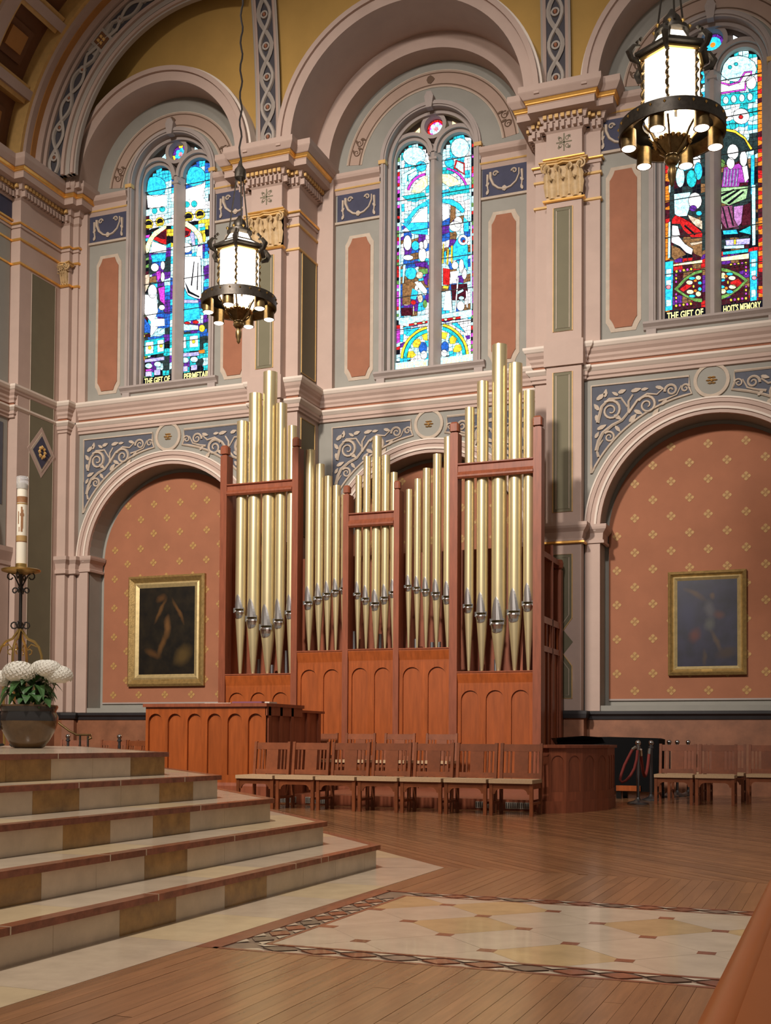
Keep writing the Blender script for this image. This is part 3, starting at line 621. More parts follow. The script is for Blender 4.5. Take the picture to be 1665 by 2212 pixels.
# coffered arch over the left wall, its end face carries a guilloche band
ax, az, Ya, D_ = -12.25, 13.27, 20.7, .216
fr = MB().ring(ax, az, 3.2, 4.21, Ya, Ya+.10, pi*.42, pi, 44).build('arch_face', 'guil', ceil, smooth=.6)
for r0, r1, d, mt in ((3.02, 3.09, .05, 'pink'), (3.12, 3.17, .03, 'guil'), (3.25, 3.33, .06, 'pink'), (3.73, 3.81, .06, 'pink'), (3.85, 4.0, .10, 'pink')):
    MB().ring(ax, az, r0+D_, r1+D_, Ya-d, Ya+.1, pi*.42, pi, 44).build('arch_moulding', mt, fr, smooth=.6)
MB().ring(ax, az, 3.34+D_, 3.72+D_, Ya-.01, Ya+.1, pi*.42, pi*.705, 30).build('band_field', 'guildk', fr); MB().ring(ax, az, 3.34+D_, 3.72+D_, Ya-.01, Ya+.1, pi*.765, pi, 30).build('band_field', 'guildk', fr)
ang = [pi-.02-i*.02 for i in range(90)]
for ph in (0, pi):
    MB().tube([(ax+(3.746+.125*math.sin(a*3.746*2*pi/1.24+ph))*math.cos(a), Ya-.03, az+(3.746+.125*math.sin(a*3.746*2*pi/1.24+ph))*math.sin(a)) for a in ang if not pi*.705 < a < pi*.765], .042, 5).build('guilloche_strand', 'guil', fr, smooth=1)
for i in range(10):
    a = pi-.11-i*.166*1.06
    if pi*.70 < a < pi*.77: continue
    c = (ax+3.746*math.cos(a), az+3.746*math.sin(a))
    MB().ring(c[0], c[1], .045, .085, Ya-.06, Ya, 0, 2*pi, 12).build('guilloche_ring', 'guil', fr)
    MB().lathe([(.001, -.05), (.04, 0), (.001, .05)], (c[0], Ya-.04, c[1]), 8, False).build('guilloche_bead', 'terra', fr, smooth=1)
am = pi*.735; rc = Vector((ax+3.746*math.cos(am), 0, az+3.746*math.sin(am)))
er, et = Vector((math.cos(am), 0, math.sin(am))), Vector((-math.sin(am), 0, math.cos(am)))
for h, d, mt in ((.20, .03, 'guil'), (.14, .045, 'coffer')):
    MB().cbox((rc.x, Ya-d, rc.z), (h, .02, h), (er, Vector((0, 1, 0)), et)).build('band_square', mt, fr)
ro = MB()
for k in range(4):
    p = rc+er*(.07*math.cos(k*pi/2+.78))+et*(.07*math.sin(k*pi/2+.78)); ro.lathe([(.001, -.05), (.045, 0), (.001, .05)], (p.x, Ya-.075, p.z), 7, False)
ro.build('band_rosette', 'goldpaint', fr)
# coffers of the barrel running towards the nave
def cp_(r, a, y):
    r += D_; return (ax+r*math.cos(a), y, az+r*math.sin(a))
bs = MB()
NA = 40
for i in range(NA):
    a0, a1 = pi-i*pi*.65/NA, pi-(i+1)*pi*.65/NA
    bs.quad(cp_(4.5, a0, Ya+.1), cp_(4.5, a1, Ya+.1), cp_(4.5, a1, 13.5), cp_(4.5, a0, 13.5))
barrel = bs.build('coffer_ground', 'coffer', ceil, smooth=.6)
def arcbar(r0, r1, y0, y1, mt, nm):
    MB().ring(ax, az, r0+D_, r1+D_, y0, y1, pi*.35, pi, 44).build(nm, mt, barrel, smooth=.6)
arcbar(4.0, 4.5, Ya-.25, Ya+.1, 'cofferor', 'arch_moulding'); arcbar(4.02, 4.5, Ya-.40, Ya-.25, 'pink', 'arch_moulding'); arcbar(4.1, 4.5, Ya-.48, Ya-.40, 'goldpaint', 'arch_moulding')
for y in (18.8, 17.2, 15.6): arcbar(4.1, 4.5, y-.16, y+.16, 'pink', 'coffer_rib'); arcbar(4.18, 4.5, y-.26, y-.16, 'goldpaint', 'coffer_moulding'); arcbar(4.18, 4.5, y+.16, y+.26, 'goldpaint', 'coffer_moulding')
da = .36
for j in range(6):
    a = pi-.02-j*da
    e1, e2 = Vector((math.cos(a), 0, math.sin(a))), Vector((-math.sin(a), 0, math.cos(a)))
    MB().cbox(cp_(4.3, a, 17.1), (.2, 3.2, .10), (e1, Vector((0, 1, 0)), e2)).build('coffer_rib', 'pink', barrel)
    for s in (-1, 1): MB().cbox(Vector(cp_(4.35, a, 17.1))+e2*(s*.14), (.14, 3.1, .05), (e1, Vector((0, 1, 0)), e2)).build('coffer_moulding', 'goldpaint', barrel)
    am2 = a-da/2; f1, f2 = Vector((math.cos(am2), 0, math.sin(am2))), Vector((-math.sin(am2), 0, math.cos(am2)))
    for y in (19.5, 18.0, 16.4):
        MB().cbox(cp_(4.45, am2, y), (.06, .42, .36), (f1, Vector((0, 1, 0)), f2)).build('coffer_step', 'coffer', barrel)
        MB().cbox(cp_(4.37, am2, y), (.06, .24, .2), (f1, Vector((0, 1, 0)), f2)).build('coffer_panel', 'cofferor', barrel)
# ------------------------------------------------------------------ windows
def clip(poly, a, b, c):      # keep a*x+b*z+c>=0
    out = []; n = len(poly)
    for i in range(n):
        p, q = poly[i], poly[(i+1) % n]; dp, dq = a*p[0]+b*p[1]+c, a*q[0]+b*q[1]+c
        if dp >= 0: out.append(p)
        if dp*dq < 0: t = dp/(dp-dq); out.append((p[0]+(q[0]-p[0])*t, p[1]+(q[1]-p[1])*t))
    return out
def tint(me, cols):
    at = me.color_attributes.new('tint', 'FLOAT_COLOR', 'CORNER'); k = 0
    for p, c in zip(me.polygons, cols):
        for _ in range(p.loop_total): at.data[k].color = (*c, 1); k += 1
def pane(name, polys, cols, y, parent, kind=None):
    mb = MB()
    for P in polys: mb.poly([(x, y, z) for x, z in P])
    o = mb.build(name, 'stained', parent, kind); tint(o.data, cols); return o
W_ = (1.05, 1.05, 1.05); C_ = (.03, .50, .78); PC = (.50, .92, 1.0); TE = (.02, .44, .48); B_ = (.02, .10, .42); PU = (.10, .02, .24); MG = (.50, .05, .48); RD = (.48, .015, .015); DM = (.055, .008, .014); GR = (.12, .26, .06); YE = (.85, .58, .04); PY = (.95, .90, .45); BR = (.20, .10, .04); TN = (.60, .46, .33); K_ = (.006, .006, .010); OR = (.70, .20, .02); LV_ = (.42, .38, .75); DK = (.02, .035, .035); PK = (.75, .25, .30)
CR = {'A': (840, 200, .13564), 'B': (840, 480, .15374), 'C': (1420, 60, .16279), 'D': (1420, 400, .14715), 'E': (280, 290, .12203), 'G': (280, 540, .14012)}
def e_(cx, cy, rx, ry, c, n=12): return ([(cx+rx*math.cos(2*pi*i/n), cy+ry*math.sin(2*pi*i/n)) for i in range(n)], c)
def r_(cx, cy, r0, r1, a0, a1, c, n=9):
    A = [math.radians(a0+(a1-a0)*i/n) for i in range(n+1)]
    return ([(cx+r1*math.cos(a), cy-r1*math.sin(a)) for a in A]+[(cx+r0*math.cos(a), cy-r0*math.sin(a)) for a in A[::-1]], c)
def p_(c, *xy): return ([(xy[i], xy[i+1]) for i in range(0, len(xy), 2)], c)
ART = {1: {'E': [e_(450, 920, 195, 180, C_), p_(W_, 300, 1080, 660, 1065, 660, 1290, 320, 1300), p_(PC, 270, 1340, 660, 1270, 660, 1400, 260, 1450), e_(440, 1355, 45, 55, TE), e_(575, 1325, 52, 48, TE), e_(330, 1585, 85, 85, YE), e_(335, 1585, 58, 56, K_), p_(YE, 280, 1610, 390, 1600, 410, 1655, 270, 1670), e_(535, 1545, 78, 78, YE), e_(537, 1545, 52, 52, K_), p_(YE, 480, 1580, 580, 1560, 600, 1610, 470, 1630), p_(MG, 195, 1805, 360, 1775, 340, 1830, 195, 1850), p_(C_, 195, 1860, 340, 1835, 330, 1890, 200, 1900),
                   p_(PY, 300, 2110, 270, 2000, 330, 1850, 430, 1720, 560, 1640, 650, 1600, 650, 1665, 560, 1735, 440, 1830, 375, 1960, 345, 2080), p_(RD, 440, 1830, 560, 1730, 650, 1680, 650, 1960, 560, 1930, 425, 1870), p_(DM, 470, 1810, 560, 1745, 640, 1700, 640, 1860, 560, 1850), p_(W_, 390, 1885, 560, 1945, 650, 1975, 650, 2085, 380, 2110), p_(C_, 390, 2130, 640, 2095, 640, 2212, 400, 2212), e_(215, 2010, 38, 70, YE),
                   e_(1150, 745, 195, 180, C_), p_(W_, 900, 1000, 1340, 850, 1290, 1120, 1340, 1150, 1340, 1320, 900, 1340), e_(1000, 1240, 62, 56, TE), e_(1140, 1232, 52, 58, TE), e_(1040, 1455, 90, 85, YE), e_(1040, 1457, 62, 58, K_), p_(YE, 980, 1490, 1090, 1480, 1110, 1510, 970, 1540), e_(1245, 1415, 90, 85, YE), e_(1245, 1417, 62, 58, K_), p_(YE, 1180, 1450, 1300, 1430, 1315, 1470, 1180, 1495),
                   p_(PY, 890, 1540, 1020, 1550, 1150, 1630, 1260, 1750, 1320, 1900, 1240, 1940, 1180, 1800, 1080, 1690, 980, 1630, 890, 1620), p_(RD, 890, 1645, 990, 1645, 1090, 1705, 1060, 1795, 890, 1870), p_(DM, 900, 1700, 1060, 1720, 1030, 1780, 900, 1830), p_(LV_, 1060, 1750, 1140, 1725, 1165, 1980, 1110, 1960), e_(1010, 2010, 88, 88, W_), p_(W_, 1200, 2000, 1290, 1960, 1290, 2212, 1180, 2150), e_(915, 2060, 30, 110, LV_), p_(TE, 1240, 1660, 1340, 1630, 1340, 1690, 1250, 1710), e_(1320, 1830, 30, 90, YE)],
             'G': [p_(C_, 330, 80, 550, 60, 550, 170, 350, 190), e_(200, 95, 36, 60, YE), p_(PC, 200, 170, 225, 170, 212, 1280, 185, 1280), p_(TN, 240, 390, 310, 370, 300, 540, 242, 660), e_(390, 270, 62, 64, W_), e_(512, 240, 34, 68, W_), p_(MG, 410, 340, 480, 320, 490, 420, 430, 500), e_(512, 420, 32, 78, W_), p_(BR, 310, 420, 410, 400, 420, 500, 310, 510), p_(MG, 440, 590, 545, 560, 545, 850, 470, 780), p_(B_, 430, 900, 545, 960, 545, 1040, 410, 1030), p_(W_, 240, 690, 420, 700, 440, 950, 390, 1060, 540, 1060, 545, 1170, 330, 1190, 330, 1110, 230, 980), e_(355, 640, 70, 108, W_), e_(500, 890, 48, 42, W_), p_(B_, 230, 1050, 320, 1170, 320, 1280, 230, 1280), p_(W_, 330, 1180, 440, 1190, 350, 1320, 320, 1310), p_(PC, 380, 1310, 545, 1200, 545, 1300), e_(195, 1330, 48, 45, YE), p_(OR, 125, 1665, 240, 1645, 240, 1705, 130, 1720),
                   p_(TE, 235, 1400, 540, 1350, 540, 1590, 235, 1640), p_(W_, 250, 1430, 370, 1415, 370, 1590, 250, 1610), p_(W_, 435, 1400, 530, 1385, 530, 1560, 435, 1580), e_(315, 1510, 26, 30, YE), e_(490, 1480, 26, 30, YE), p_(LV_, 240, 1690, 540, 1645, 540, 1700, 240, 1740), e_(300, 1790, 56, 42, PC), e_(440, 1765, 56, 42, PC), p_(LV_, 250, 1880, 350, 1870, 350, 1950, 250, 1955), p_(LV_, 385, 1855, 480, 1845, 480, 1930, 385, 1935), p_(MG, 255, 1845, 345, 1835, 345, 1865, 255, 1875), p_(YE, 260, 1970, 330, 1960, 330, 1995, 260, 2000), p_(YE, 405, 1950, 465, 1945, 465, 1975, 405, 1985),
                   p_(C_, 760, 320, 820, 320, 830, 560, 900, 700, 1060, 770, 1090, 1060, 830, 1110, 820, 800, 760, 600), p_(W_, 770, 110, 860, 100, 1090, 100, 1108, 400, 1105, 760, 1000, 740, 900, 690, 840, 560, 820, 300, 770, 270), p_(K_, 990, 180, 1000, 180, 960, 560, 945, 540), p_(K_, 1050, 200, 1058, 200, 1050, 620, 1035, 620), p_(K_, 850, 480, 930, 640, 1080, 720, 1070, 735, 900, 660), p_(LV_, 820, 765, 1070, 775, 1060, 820, 820, 820), e_(890, 1130, 45, 24, RD), e_(1020, 1115, 48, 28, RD), p_(PC, 760, 1130, 1060, 1165, 1060, 1230, 760, 1250), p_(PC, 1112, 160, 1140, 150, 1140, 700, 1112, 720), e_(1118, 1210, 46, 58, YE), p_(OR, 1062, 1550, 1160, 1530, 1160, 1590, 1065, 1600), p_(TE, 745, 1310, 1085, 1280, 1085, 1550, 745, 1580), p_(W_, 755, 1360, 870, 1340, 875, 1510, 755, 1530), p_(W_, 930, 1335, 1055, 1320, 1060, 1490, 930, 1505), e_(805, 1430, 26, 30, YE), e_(990, 1415, 26, 30, YE), p_(LV_, 745, 1600, 1075, 1570, 1075, 1630, 745, 1660), e_(860, 1700, 60, 45, PC), e_(1000, 1690, 60, 45, PC), p_(LV_, 810, 1800, 900, 1790, 900, 1870, 810, 1880), p_(LV_, 950, 1780, 1045, 1770, 1045, 1850, 950, 1860), p_(YE, 830, 1900, 890, 1895, 890, 1925, 830, 1930), p_(YE, 960, 1880, 1035, 1870, 1035, 1900, 960, 1910)]},
       2: {'A': [p_(PC, 172, 1000, 196, 980, 198, 2212, 172, 2212), p_(PC, 1286, 760, 1310, 760, 1312, 2212, 1288, 2212), e_(400, 1010, 185, 150, PC), p_(PC, 205, 1300, 610, 1085, 610, 1160, 290, 1310, 280, 1440, 205, 1440), e_(510, 1175, 85, 85, C_), p_(PC, 300, 1320, 430, 1235, 460, 1290, 320, 1420), r_(640, 1640, 330, 370, 100, 165, MG), p_(PY, 350, 1590, 400, 1480, 500, 1380, 615, 1320, 615, 1480, 560, 1540, 480, 1600), p_(TE, 205, 1650, 560, 1590, 600, 1690, 300, 1730), p_(C_, 290, 1990, 400, 1850, 540, 1750, 610, 1725, 610, 1800, 480, 1850, 390, 1960, 320, 2050), p_(W_, 390, 2000, 480, 1890, 612, 1810, 612, 2212, 205, 2212, 330, 2080),
                   e_(1130, 880, 150, 160, PC), e_(960, 1112, 76, 76, C_), p_(RD, 1060, 1070, 1205, 1120, 1205, 1310, 1030, 1200), p_(PC, 1085, 1095, 1185, 1135, 1185, 1280, 1055, 1190), r_(850, 1600, 380, 415, 15, 80, MG), p_(PY, 845, 1295, 960, 1295, 1080, 1370, 1140, 1460, 960, 1500, 850, 1430), p_(TE, 920, 1640, 990, 1515, 1280, 1465, 1280, 1590), p_(C_, 850, 1695, 1000, 1695, 1130, 1770, 1210, 1880, 1170, 1920, 1060, 1830, 950, 1770, 850, 1750), p_(BR, 980, 1790, 1060, 1820, 1060, 2000, 970, 2080), p_(W_, 845, 1785, 960, 1805, 960, 1990, 850, 2050), e_(1100, 2060, 68, 88, W_), p_(C_, 1185, 1980, 1270, 2060, 1270, 2212, 1190, 2212)],
             'B': [p_(PC, 142, 0, 165, 0, 162, 1340, 138, 1345), p_(PC, 1142, 0, 1166, 0, 1170, 1220, 1146, 1225), p_(C_, 175, 10, 545, 0, 545, 175, 330, 160), e_(260, 290, 58, 108, W_), e_(372, 330, 56, 68, C_), e_(455, 330, 36, 58, W_), e_(512, 310, 32, 68, W_), e_(470, 460, 56, 100, W_), p_(PU, 350, 545, 545, 565, 545, 640, 380, 620), p_(GR, 400, 660, 545, 650, 545, 720, 460, 740), p_(PU, 480, 765, 545, 745, 545, 900, 500, 860), p_(BR, 190, 870, 330, 830, 380, 870, 320, 1010, 300, 1160, 190, 1160), e_(310, 720, 82, 88, C_), e_(430, 745, 52, 52, TN), p_(C_, 330, 930, 410, 980, 380, 1090, 300, 1080), p_(W_, 370, 860, 450, 840, 540, 960, 520, 1030, 440, 960), e_(345, 1130, 38, 34, RD), e_(440, 1075, 38, 58, TN), e_(508, 1150, 30, 58, GR), p_(DM, 172, 1205, 330, 1205, 330, 1310, 172, 1320), p_(PY, 340, 1180, 356, 1180, 352, 1300, 340, 1300), p_(PC, 200, 590, 240, 590, 210, 860, 190, 860), e_(270, 500, 75, 38, W_),
                   p_(PC, 140, 1350, 545, 1300, 545, 1420, 270, 1470, 140, 1440), p_(RD, 280, 1432, 545, 1387, 545, 1415, 280, 1462), e_(375, 1425, 22, 20, PY), e_(490, 1404, 22, 20, PY), p_(C_, 230, 1600, 330, 1500, 450, 1470, 300, 1600), p_(PU, 160, 1710, 225, 1690, 225, 1750, 160, 1765), r_(640, 1930, 440, 476, 103, 178, YE), r_(640, 1930, 385, 435, 104, 178, TE), e_(480, 1770, 60, 85, B_), e_(495, 1870, 48, 60, W_), p_(YE, 265, 1870, 275, 1820, 340, 1810, 385, 1870, 330, 1910, 260, 1905), p_(YE, 335, 1720, 360, 1660, 430, 1640, 455, 1700, 420, 1765, 350, 1760), p_(YE, 465, 1590, 545, 1560, 545, 1670, 490, 1660),
                   p_(C_, 900, 330, 980, 200, 1108, 330, 1108, 680, 1000, 520, 900, 540), e_(930, 60, 85, 75, W_), e_(1040, 250, 70, 75, W_), e_(1040, 250, 36, 38, B_), e_(1052, 268, 18, 18, RD), p_(YE, 760, 300, 775, 300, 765, 580, 745, 580), p_(YE, 820, 380, 845, 380, 830, 600, 810, 600), p_(YE, 870, 330, 900, 330, 890, 580, 872, 580), p_(C_, 775, 420, 805, 400, 800, 570, 778, 570), p_(RD, 760, 645, 858, 660, 850, 880, 760, 880), p_(YE, 762, 890, 840, 900, 830, 940, 762, 930), p_(W_, 795, 960, 870, 960, 890, 1240, 762, 1240), p_(DM, 872, 880, 1100, 865, 1108, 1000, 1060, 1100, 890, 1100), p_(W_, 860, 700, 990, 680, 960, 800, 870, 860), e_(930, 610, 48, 56, W_), e_(1020, 620, 36, 100, W_), e_(1060, 730, 36, 76, W_), p_(W_, 962, 780, 985, 780, 945, 1240, 925, 1240), e_(1010, 1180, 56, 70, W_), p_(W_, 1080, 960, 1108, 980, 1112, 1200, 1090, 1200), p_(PC, 940, 990, 1040, 940, 1050, 970, 960, 1020), e_(1020, 1070, 40, 28, PC),
                   p_(PC, 745, 1295, 1165, 1225, 1165, 1330, 1030, 1360, 745, 1400), p_(RD, 745, 1362, 1010, 1325, 1010, 1358, 745, 1395), e_(800, 1370, 22, 20, PY), e_(920, 1350, 22, 20, PY), p_(C_, 880, 1430, 960, 1410, 1050, 1520, 1080, 1560), p_(PU, 1070, 1600, 1140, 1590, 1140, 1640, 1100, 1650), r_(650, 1890, 440, 478, 3, 76, YE), r_(650, 1890, 385, 435, 3, 75, TE), e_(790, 1760, 56, 80, B_), e_(780, 1845, 44, 50, W_), p_(YE, 745, 1545, 830, 1560, 800, 1650, 745, 1640), p_(YE, 850, 1640, 900, 1590, 960, 1640, 930, 1710, 860, 1715), p_(YE, 905, 1790, 940, 1730, 1010, 1720, 1030, 1790, 990, 1830, 910, 1830)]},
       3: {'C': [e_(1070, 545, 250, 180, PC), e_(960, 520, 26, 26, TE), e_(1040, 480, 26, 22, TE), p_(MG, 810, 705, 950, 745, 1075, 705, 1150, 580, 1255, 570, 1245, 650, 1185, 700, 1170, 830, 810, 885), p_(W_, 812, 730, 950, 770, 1085, 730, 1165, 600, 1235, 592, 1220, 650, 1160, 705, 1150, 810, 812, 860), e_(1240, 725, 72, 92, W_), p_(TE, 810, 895, 1300, 845, 1300, 980, 810, 1040), e_(905, 960, 38, 52, PC), e_(1010, 945, 38, 52, PC), e_(1118, 932, 38, 52, PC), e_(1225, 915, 38, 52, PC), p_(W_, 812, 1105, 985, 1075, 975, 1230, 812, 1250), e_(1110, 1175, 112, 106, W_), e_(1105, 1185, 30, 27, RD), p_(YE, 890, 1335, 1030, 1360, 1160, 1450, 1260, 1600, 1235, 1620, 1140, 1480, 1010, 1390, 890, 1365), p_(DK, 890, 1370, 1030, 1400, 1150, 1480, 1230, 1620, 1100, 1700, 1060, 1780, 930, 1830, 812, 1760, 812, 1650), e_(850, 1800, 48, 56, GR), p_((.33, .05, .36), 880, 1860, 1080, 1800, 1180, 1900, 1210, 2050, 1090, 2060, 1080, 2110, 850, 2115)]
                   + [p_(LV_, 890+i*42, 1880, 908+i*42, 1870, 890+i*40, 2100, 872+i*40, 2100) for i in range(5)] + [e_(1000, 1650, 78, 105, W_), e_(970, 1800, 55, 78, W_), e_(1140, 1740, 52, 105, W_), p_(W_, 1120, 1850, 1190, 1830, 1215, 2000, 1160, 2060), p_(C_, 1240, 1700, 1290, 1690, 1282, 2212, 1236, 2212), e_(300, 1800, 90, 60, PC), e_(480, 1760, 90, 60, W_), e_(540, 1900, 56, 120, C_), e_(450, 2000, 70, 120, TE), e_(300, 1980, 60, 140, PC)],
             'D': [p_((.30, .50, .24), 905, 40, 1330, 20, 1300, 200, 1050, 300, 905, 250), p_(K_, 920, 150, 1120, 60, 1130, 75, 930, 175), p_(K_, 950, 220, 1200, 60, 1212, 75, 970, 240), p_(K_, 1020, 270, 1260, 90, 1270, 105, 1050, 285), p_((.22, .06, .13), 905, 320, 1100, 300, 1110, 480, 1200, 640, 1000, 640, 905, 480), p_(K_, 950, 330, 965, 330, 1040, 630, 1025, 630), p_(K_, 1030, 320, 1045, 320, 1120, 600, 1105, 600), p_((.42, .18, .42), 1120, 320, 1260, 300, 1230, 560, 1180, 610, 1120, 500), p_(DM, 1260, 300, 1370, 260, 1370, 600, 1230, 600), p_(PC, 1380, 0, 1440, 0, 1440, 880, 1390, 890), p_(C_, 960, 670, 1160, 655, 1180, 720, 970, 730), p_(TE, 1190, 690, 1365, 600, 1370, 730), p_(LV_, 1000, 812, 1360, 782, 1350, 870, 1010, 890), p_(YE, 1120, 800, 1155, 798, 1155, 872, 1120, 876), p_(PC, 980, 895, 1270, 882, 1270, 930, 980, 940), p_(TE, 960, 985, 1330, 935, 1330, 990, 960, 1030), e_(925, 620, 24, 75, W_), p_(PY, 905, 1072, 1340, 1005, 1340, 1085, 905, 1125),
                   p_(GR, 905, 1215, 1020, 1232, 1200, 1300, 1335, 1400, 1200, 1540, 1050, 1640, 905, 1700), p_(DM, 905, 1262, 1050, 1292, 1180, 1342, 1275, 1410, 1150, 1530, 1000, 1605, 905, 1636), p_(RD, 1070, 1425, 1190, 1375, 1245, 1440, 1180, 1505, 1070, 1465), e_(1095, 1370, 55, 34, PY), e_(965, 1340, 44, 52, PY), e_(1100, 1500, 55, 34, PY), e_(965, 1565, 44, 40, PY), e_(1060, 1312, 52, 24, C_), e_(1060, 1572, 52, 28, C_), e_(955, 1400, 40, 24, C_), e_(950, 1500, 40, 24, C_), e_(1010, 1345, 26, 24, OR), e_(1010, 1520, 26, 24, OR), e_(1035, 1435, 15, 28, YE), p_(C_, 1352, 985, 1470, 965, 1460, 1760, 1362, 1780), p_(PC, 1375, 1100, 1445, 1090, 1445, 1200, 1375, 1210), p_(PC, 1375, 1270, 1445, 1260, 1445, 1330, 1375, 1340), p_(PC, 1375, 1550, 1445, 1540, 1445, 1640, 1375, 1655), e_(1420, 1370, 38, 32, PK)]
                   + [e_(1080+i*55, 1180-i*6, 20, 22, (YE, MG)[i % 2]) for i in range(5)] + [e_(1080+i*55, 1695-i*6, 20, 22, (YE, MG)[i % 2]) for i in range(5)] + [e_(1300, 1215+i*50, 18, 20, (MG, YE)[i % 2]) for i in range(3)] + [e_(1300, 1500+i*52, 18, 20, (MG, YE)[i % 2]) for i in range(3)]
                   + [p_(PC, 240, 130, 480, 100, 470, 330, 430, 450, 300, 460, 250, 420), e_(550, 230, 100, 125, W_), e_(520, 340, 56, 46, PU), e_(608, 412, 46, 36, C_), p_(TN, 440, 430, 655, 520, 655, 650, 560, 600, 470, 500), p_(RD, 210, 500, 260, 440, 350, 470, 460, 530, 580, 620, 655, 690, 655, 765, 500, 770, 380, 660, 330, 570, 210, 570), p_(K_, 400, 580, 560, 720, 545, 735, 390, 600), p_(BR, 370, 800, 655, 770, 655, 1060, 530, 1000, 520, 930, 430, 880), p_(TN, 470, 850, 655, 820, 655, 850, 500, 890), p_(BR, 205, 880, 330, 930, 420, 1020, 250, 1100, 205, 1050), p_(W_, 212, 592, 300, 600, 330, 735, 212, 735), p_(W_, 205, 745, 300, 735, 400, 860, 520, 940, 500, 1020, 420, 990, 330, 900, 205, 840), p_(PC, 160, 545, 192, 535, 190, 1060, 150, 1080), p_(PC, 165, 0, 195, 0, 190, 110, 165, 110), p_(PY, 230, 1162, 655, 1095, 655, 1140, 230, 1190), p_(C_, 112, 1130, 232, 1112, 220, 1830, 112, 1850), p_(PC, 125, 1240, 205, 1228, 205, 1340, 125, 1350), p_(PC, 125, 1400, 205, 1390, 205, 1470, 125, 1480), p_(PC, 125, 1690, 205, 1680, 205, 1770, 125, 1785), e_(160, 1500, 38, 32, PK),
                   p_(GR, 655, 1240, 540, 1272, 400, 1360, 240, 1530, 400, 1640, 540, 1710, 655, 1720), p_(DM, 655, 1285, 560, 1310, 430, 1390, 300, 1530, 420, 1610, 550, 1660, 655, 1668), p_(RD, 325, 1530, 430, 1452, 510, 1480, 380, 1570), e_(470, 1432, 50, 34, PY), e_(480, 1570, 55, 34, PY), e_(600, 1362, 42, 34, PY), e_(600, 1600, 42, 40, PY), e_(510, 1372, 52, 24, C_), e_(510, 1632, 52, 24, C_), e_(622, 1440, 30, 26, C_), e_(622, 1530, 28, 30, C_), e_(555, 1405, 26, 24, OR), e_(555, 1555, 26, 24, OR), e_(530, 1490, 16, 24, YE)]
                   + [e_(280+i*54, 1270-i*8, 20, 22, (YE, MG)[i % 2]) for i in range(5)] + [e_(275+i*54, 1775-i*7, 20, 22, (YE, MG)[i % 2]) for i in range(5)] + [e_(275, 1325+i*50, 18, 20, (MG, YE)[i % 2]) for i in range(3)] + [e_(275, 1610+i*52, 18, 20, (MG, YE)[i % 2]) for i in range(3)]}}
def bg(win, s, u, v, r):       # ground colours of the leaded lights, u across 0..1 (0 = outer edge), v from the top
    pick = lambda *c: c[min(len(c)-1, int(r*len(c)))]
    if win == 2:
        if u < .15: return pick(MG, K_, PC, GR, RD)
        if v < .16: return pick(PC, C_, PC, TE, W_)
        if v < .36: return pick(W_, PC, C_, PC, W_)
        if v < .80: return pick(B_, PU, C_, W_, PC, BR)
        return pick(PC, W_, C_, W_)
    if win == 3:
        if u < .14: return pick(OR, RD, DM, OR)
        if v < .30: return pick(C_, PC, W_, TE)
        if v < .42: return pick(PC, W_, C_, DK)
        if v < .76: return pick(DK, DM, K_, DK, BR)
        return pick(BR, DM, RD, DM, PU)
    if u < .16: return pick(K_, DK, GR, K_, DM)
    if v < .13: return pick(C_, B_, PC, C_)
    if v < .27: return pick(W_, PC, W_)
    if v < .38: return pick(K_, YE, TE, PC)
    if v < .80: return pick(B_, C_, PC, PU, DK)
    return pick(DK, TE, K_, PU, PC)
def text_mesh(body, width, height):
    cu = bpy.data.curves.new('lettering', 'FONT'); cu.body = body; cu.align_x = 'CENTER'; cu.size = 1.0; cu.offset = .02; cu.resolution_u = 2
    o = bpy.data.objects.new('lettering', cu); COL.objects.link(o); dg = bpy.context.evaluated_depsgraph_get(); me = bpy.data.meshes.new_from_object(o.evaluated_get(dg))
    bpy.data.objects.remove(o)
    xs = [v.co.x for v in me.vertices]; ys = [v.co.y for v in me.vertices]; x0, x1, y0, y1 = min(xs), max(xs), min(ys), max(ys)
    for v in me.vertices: v.co = (((v.co.x-x0)/(x1-x0)-.5)*width, 0, (v.co.y-y0)/(y1-y0)*height)
    return me
TEXT = {1: ('THE GIFT OF', 'PERMETAIN'), 2: ('TRIBUTE FROM', 'VIRGINIA CITY'), 3: ('THE GIFT OF', "HOIT'S MEMORY")}
mat('lettering', (.9, .8, .2), .5, emit=(1.0, .92, .35), estr=1.0)
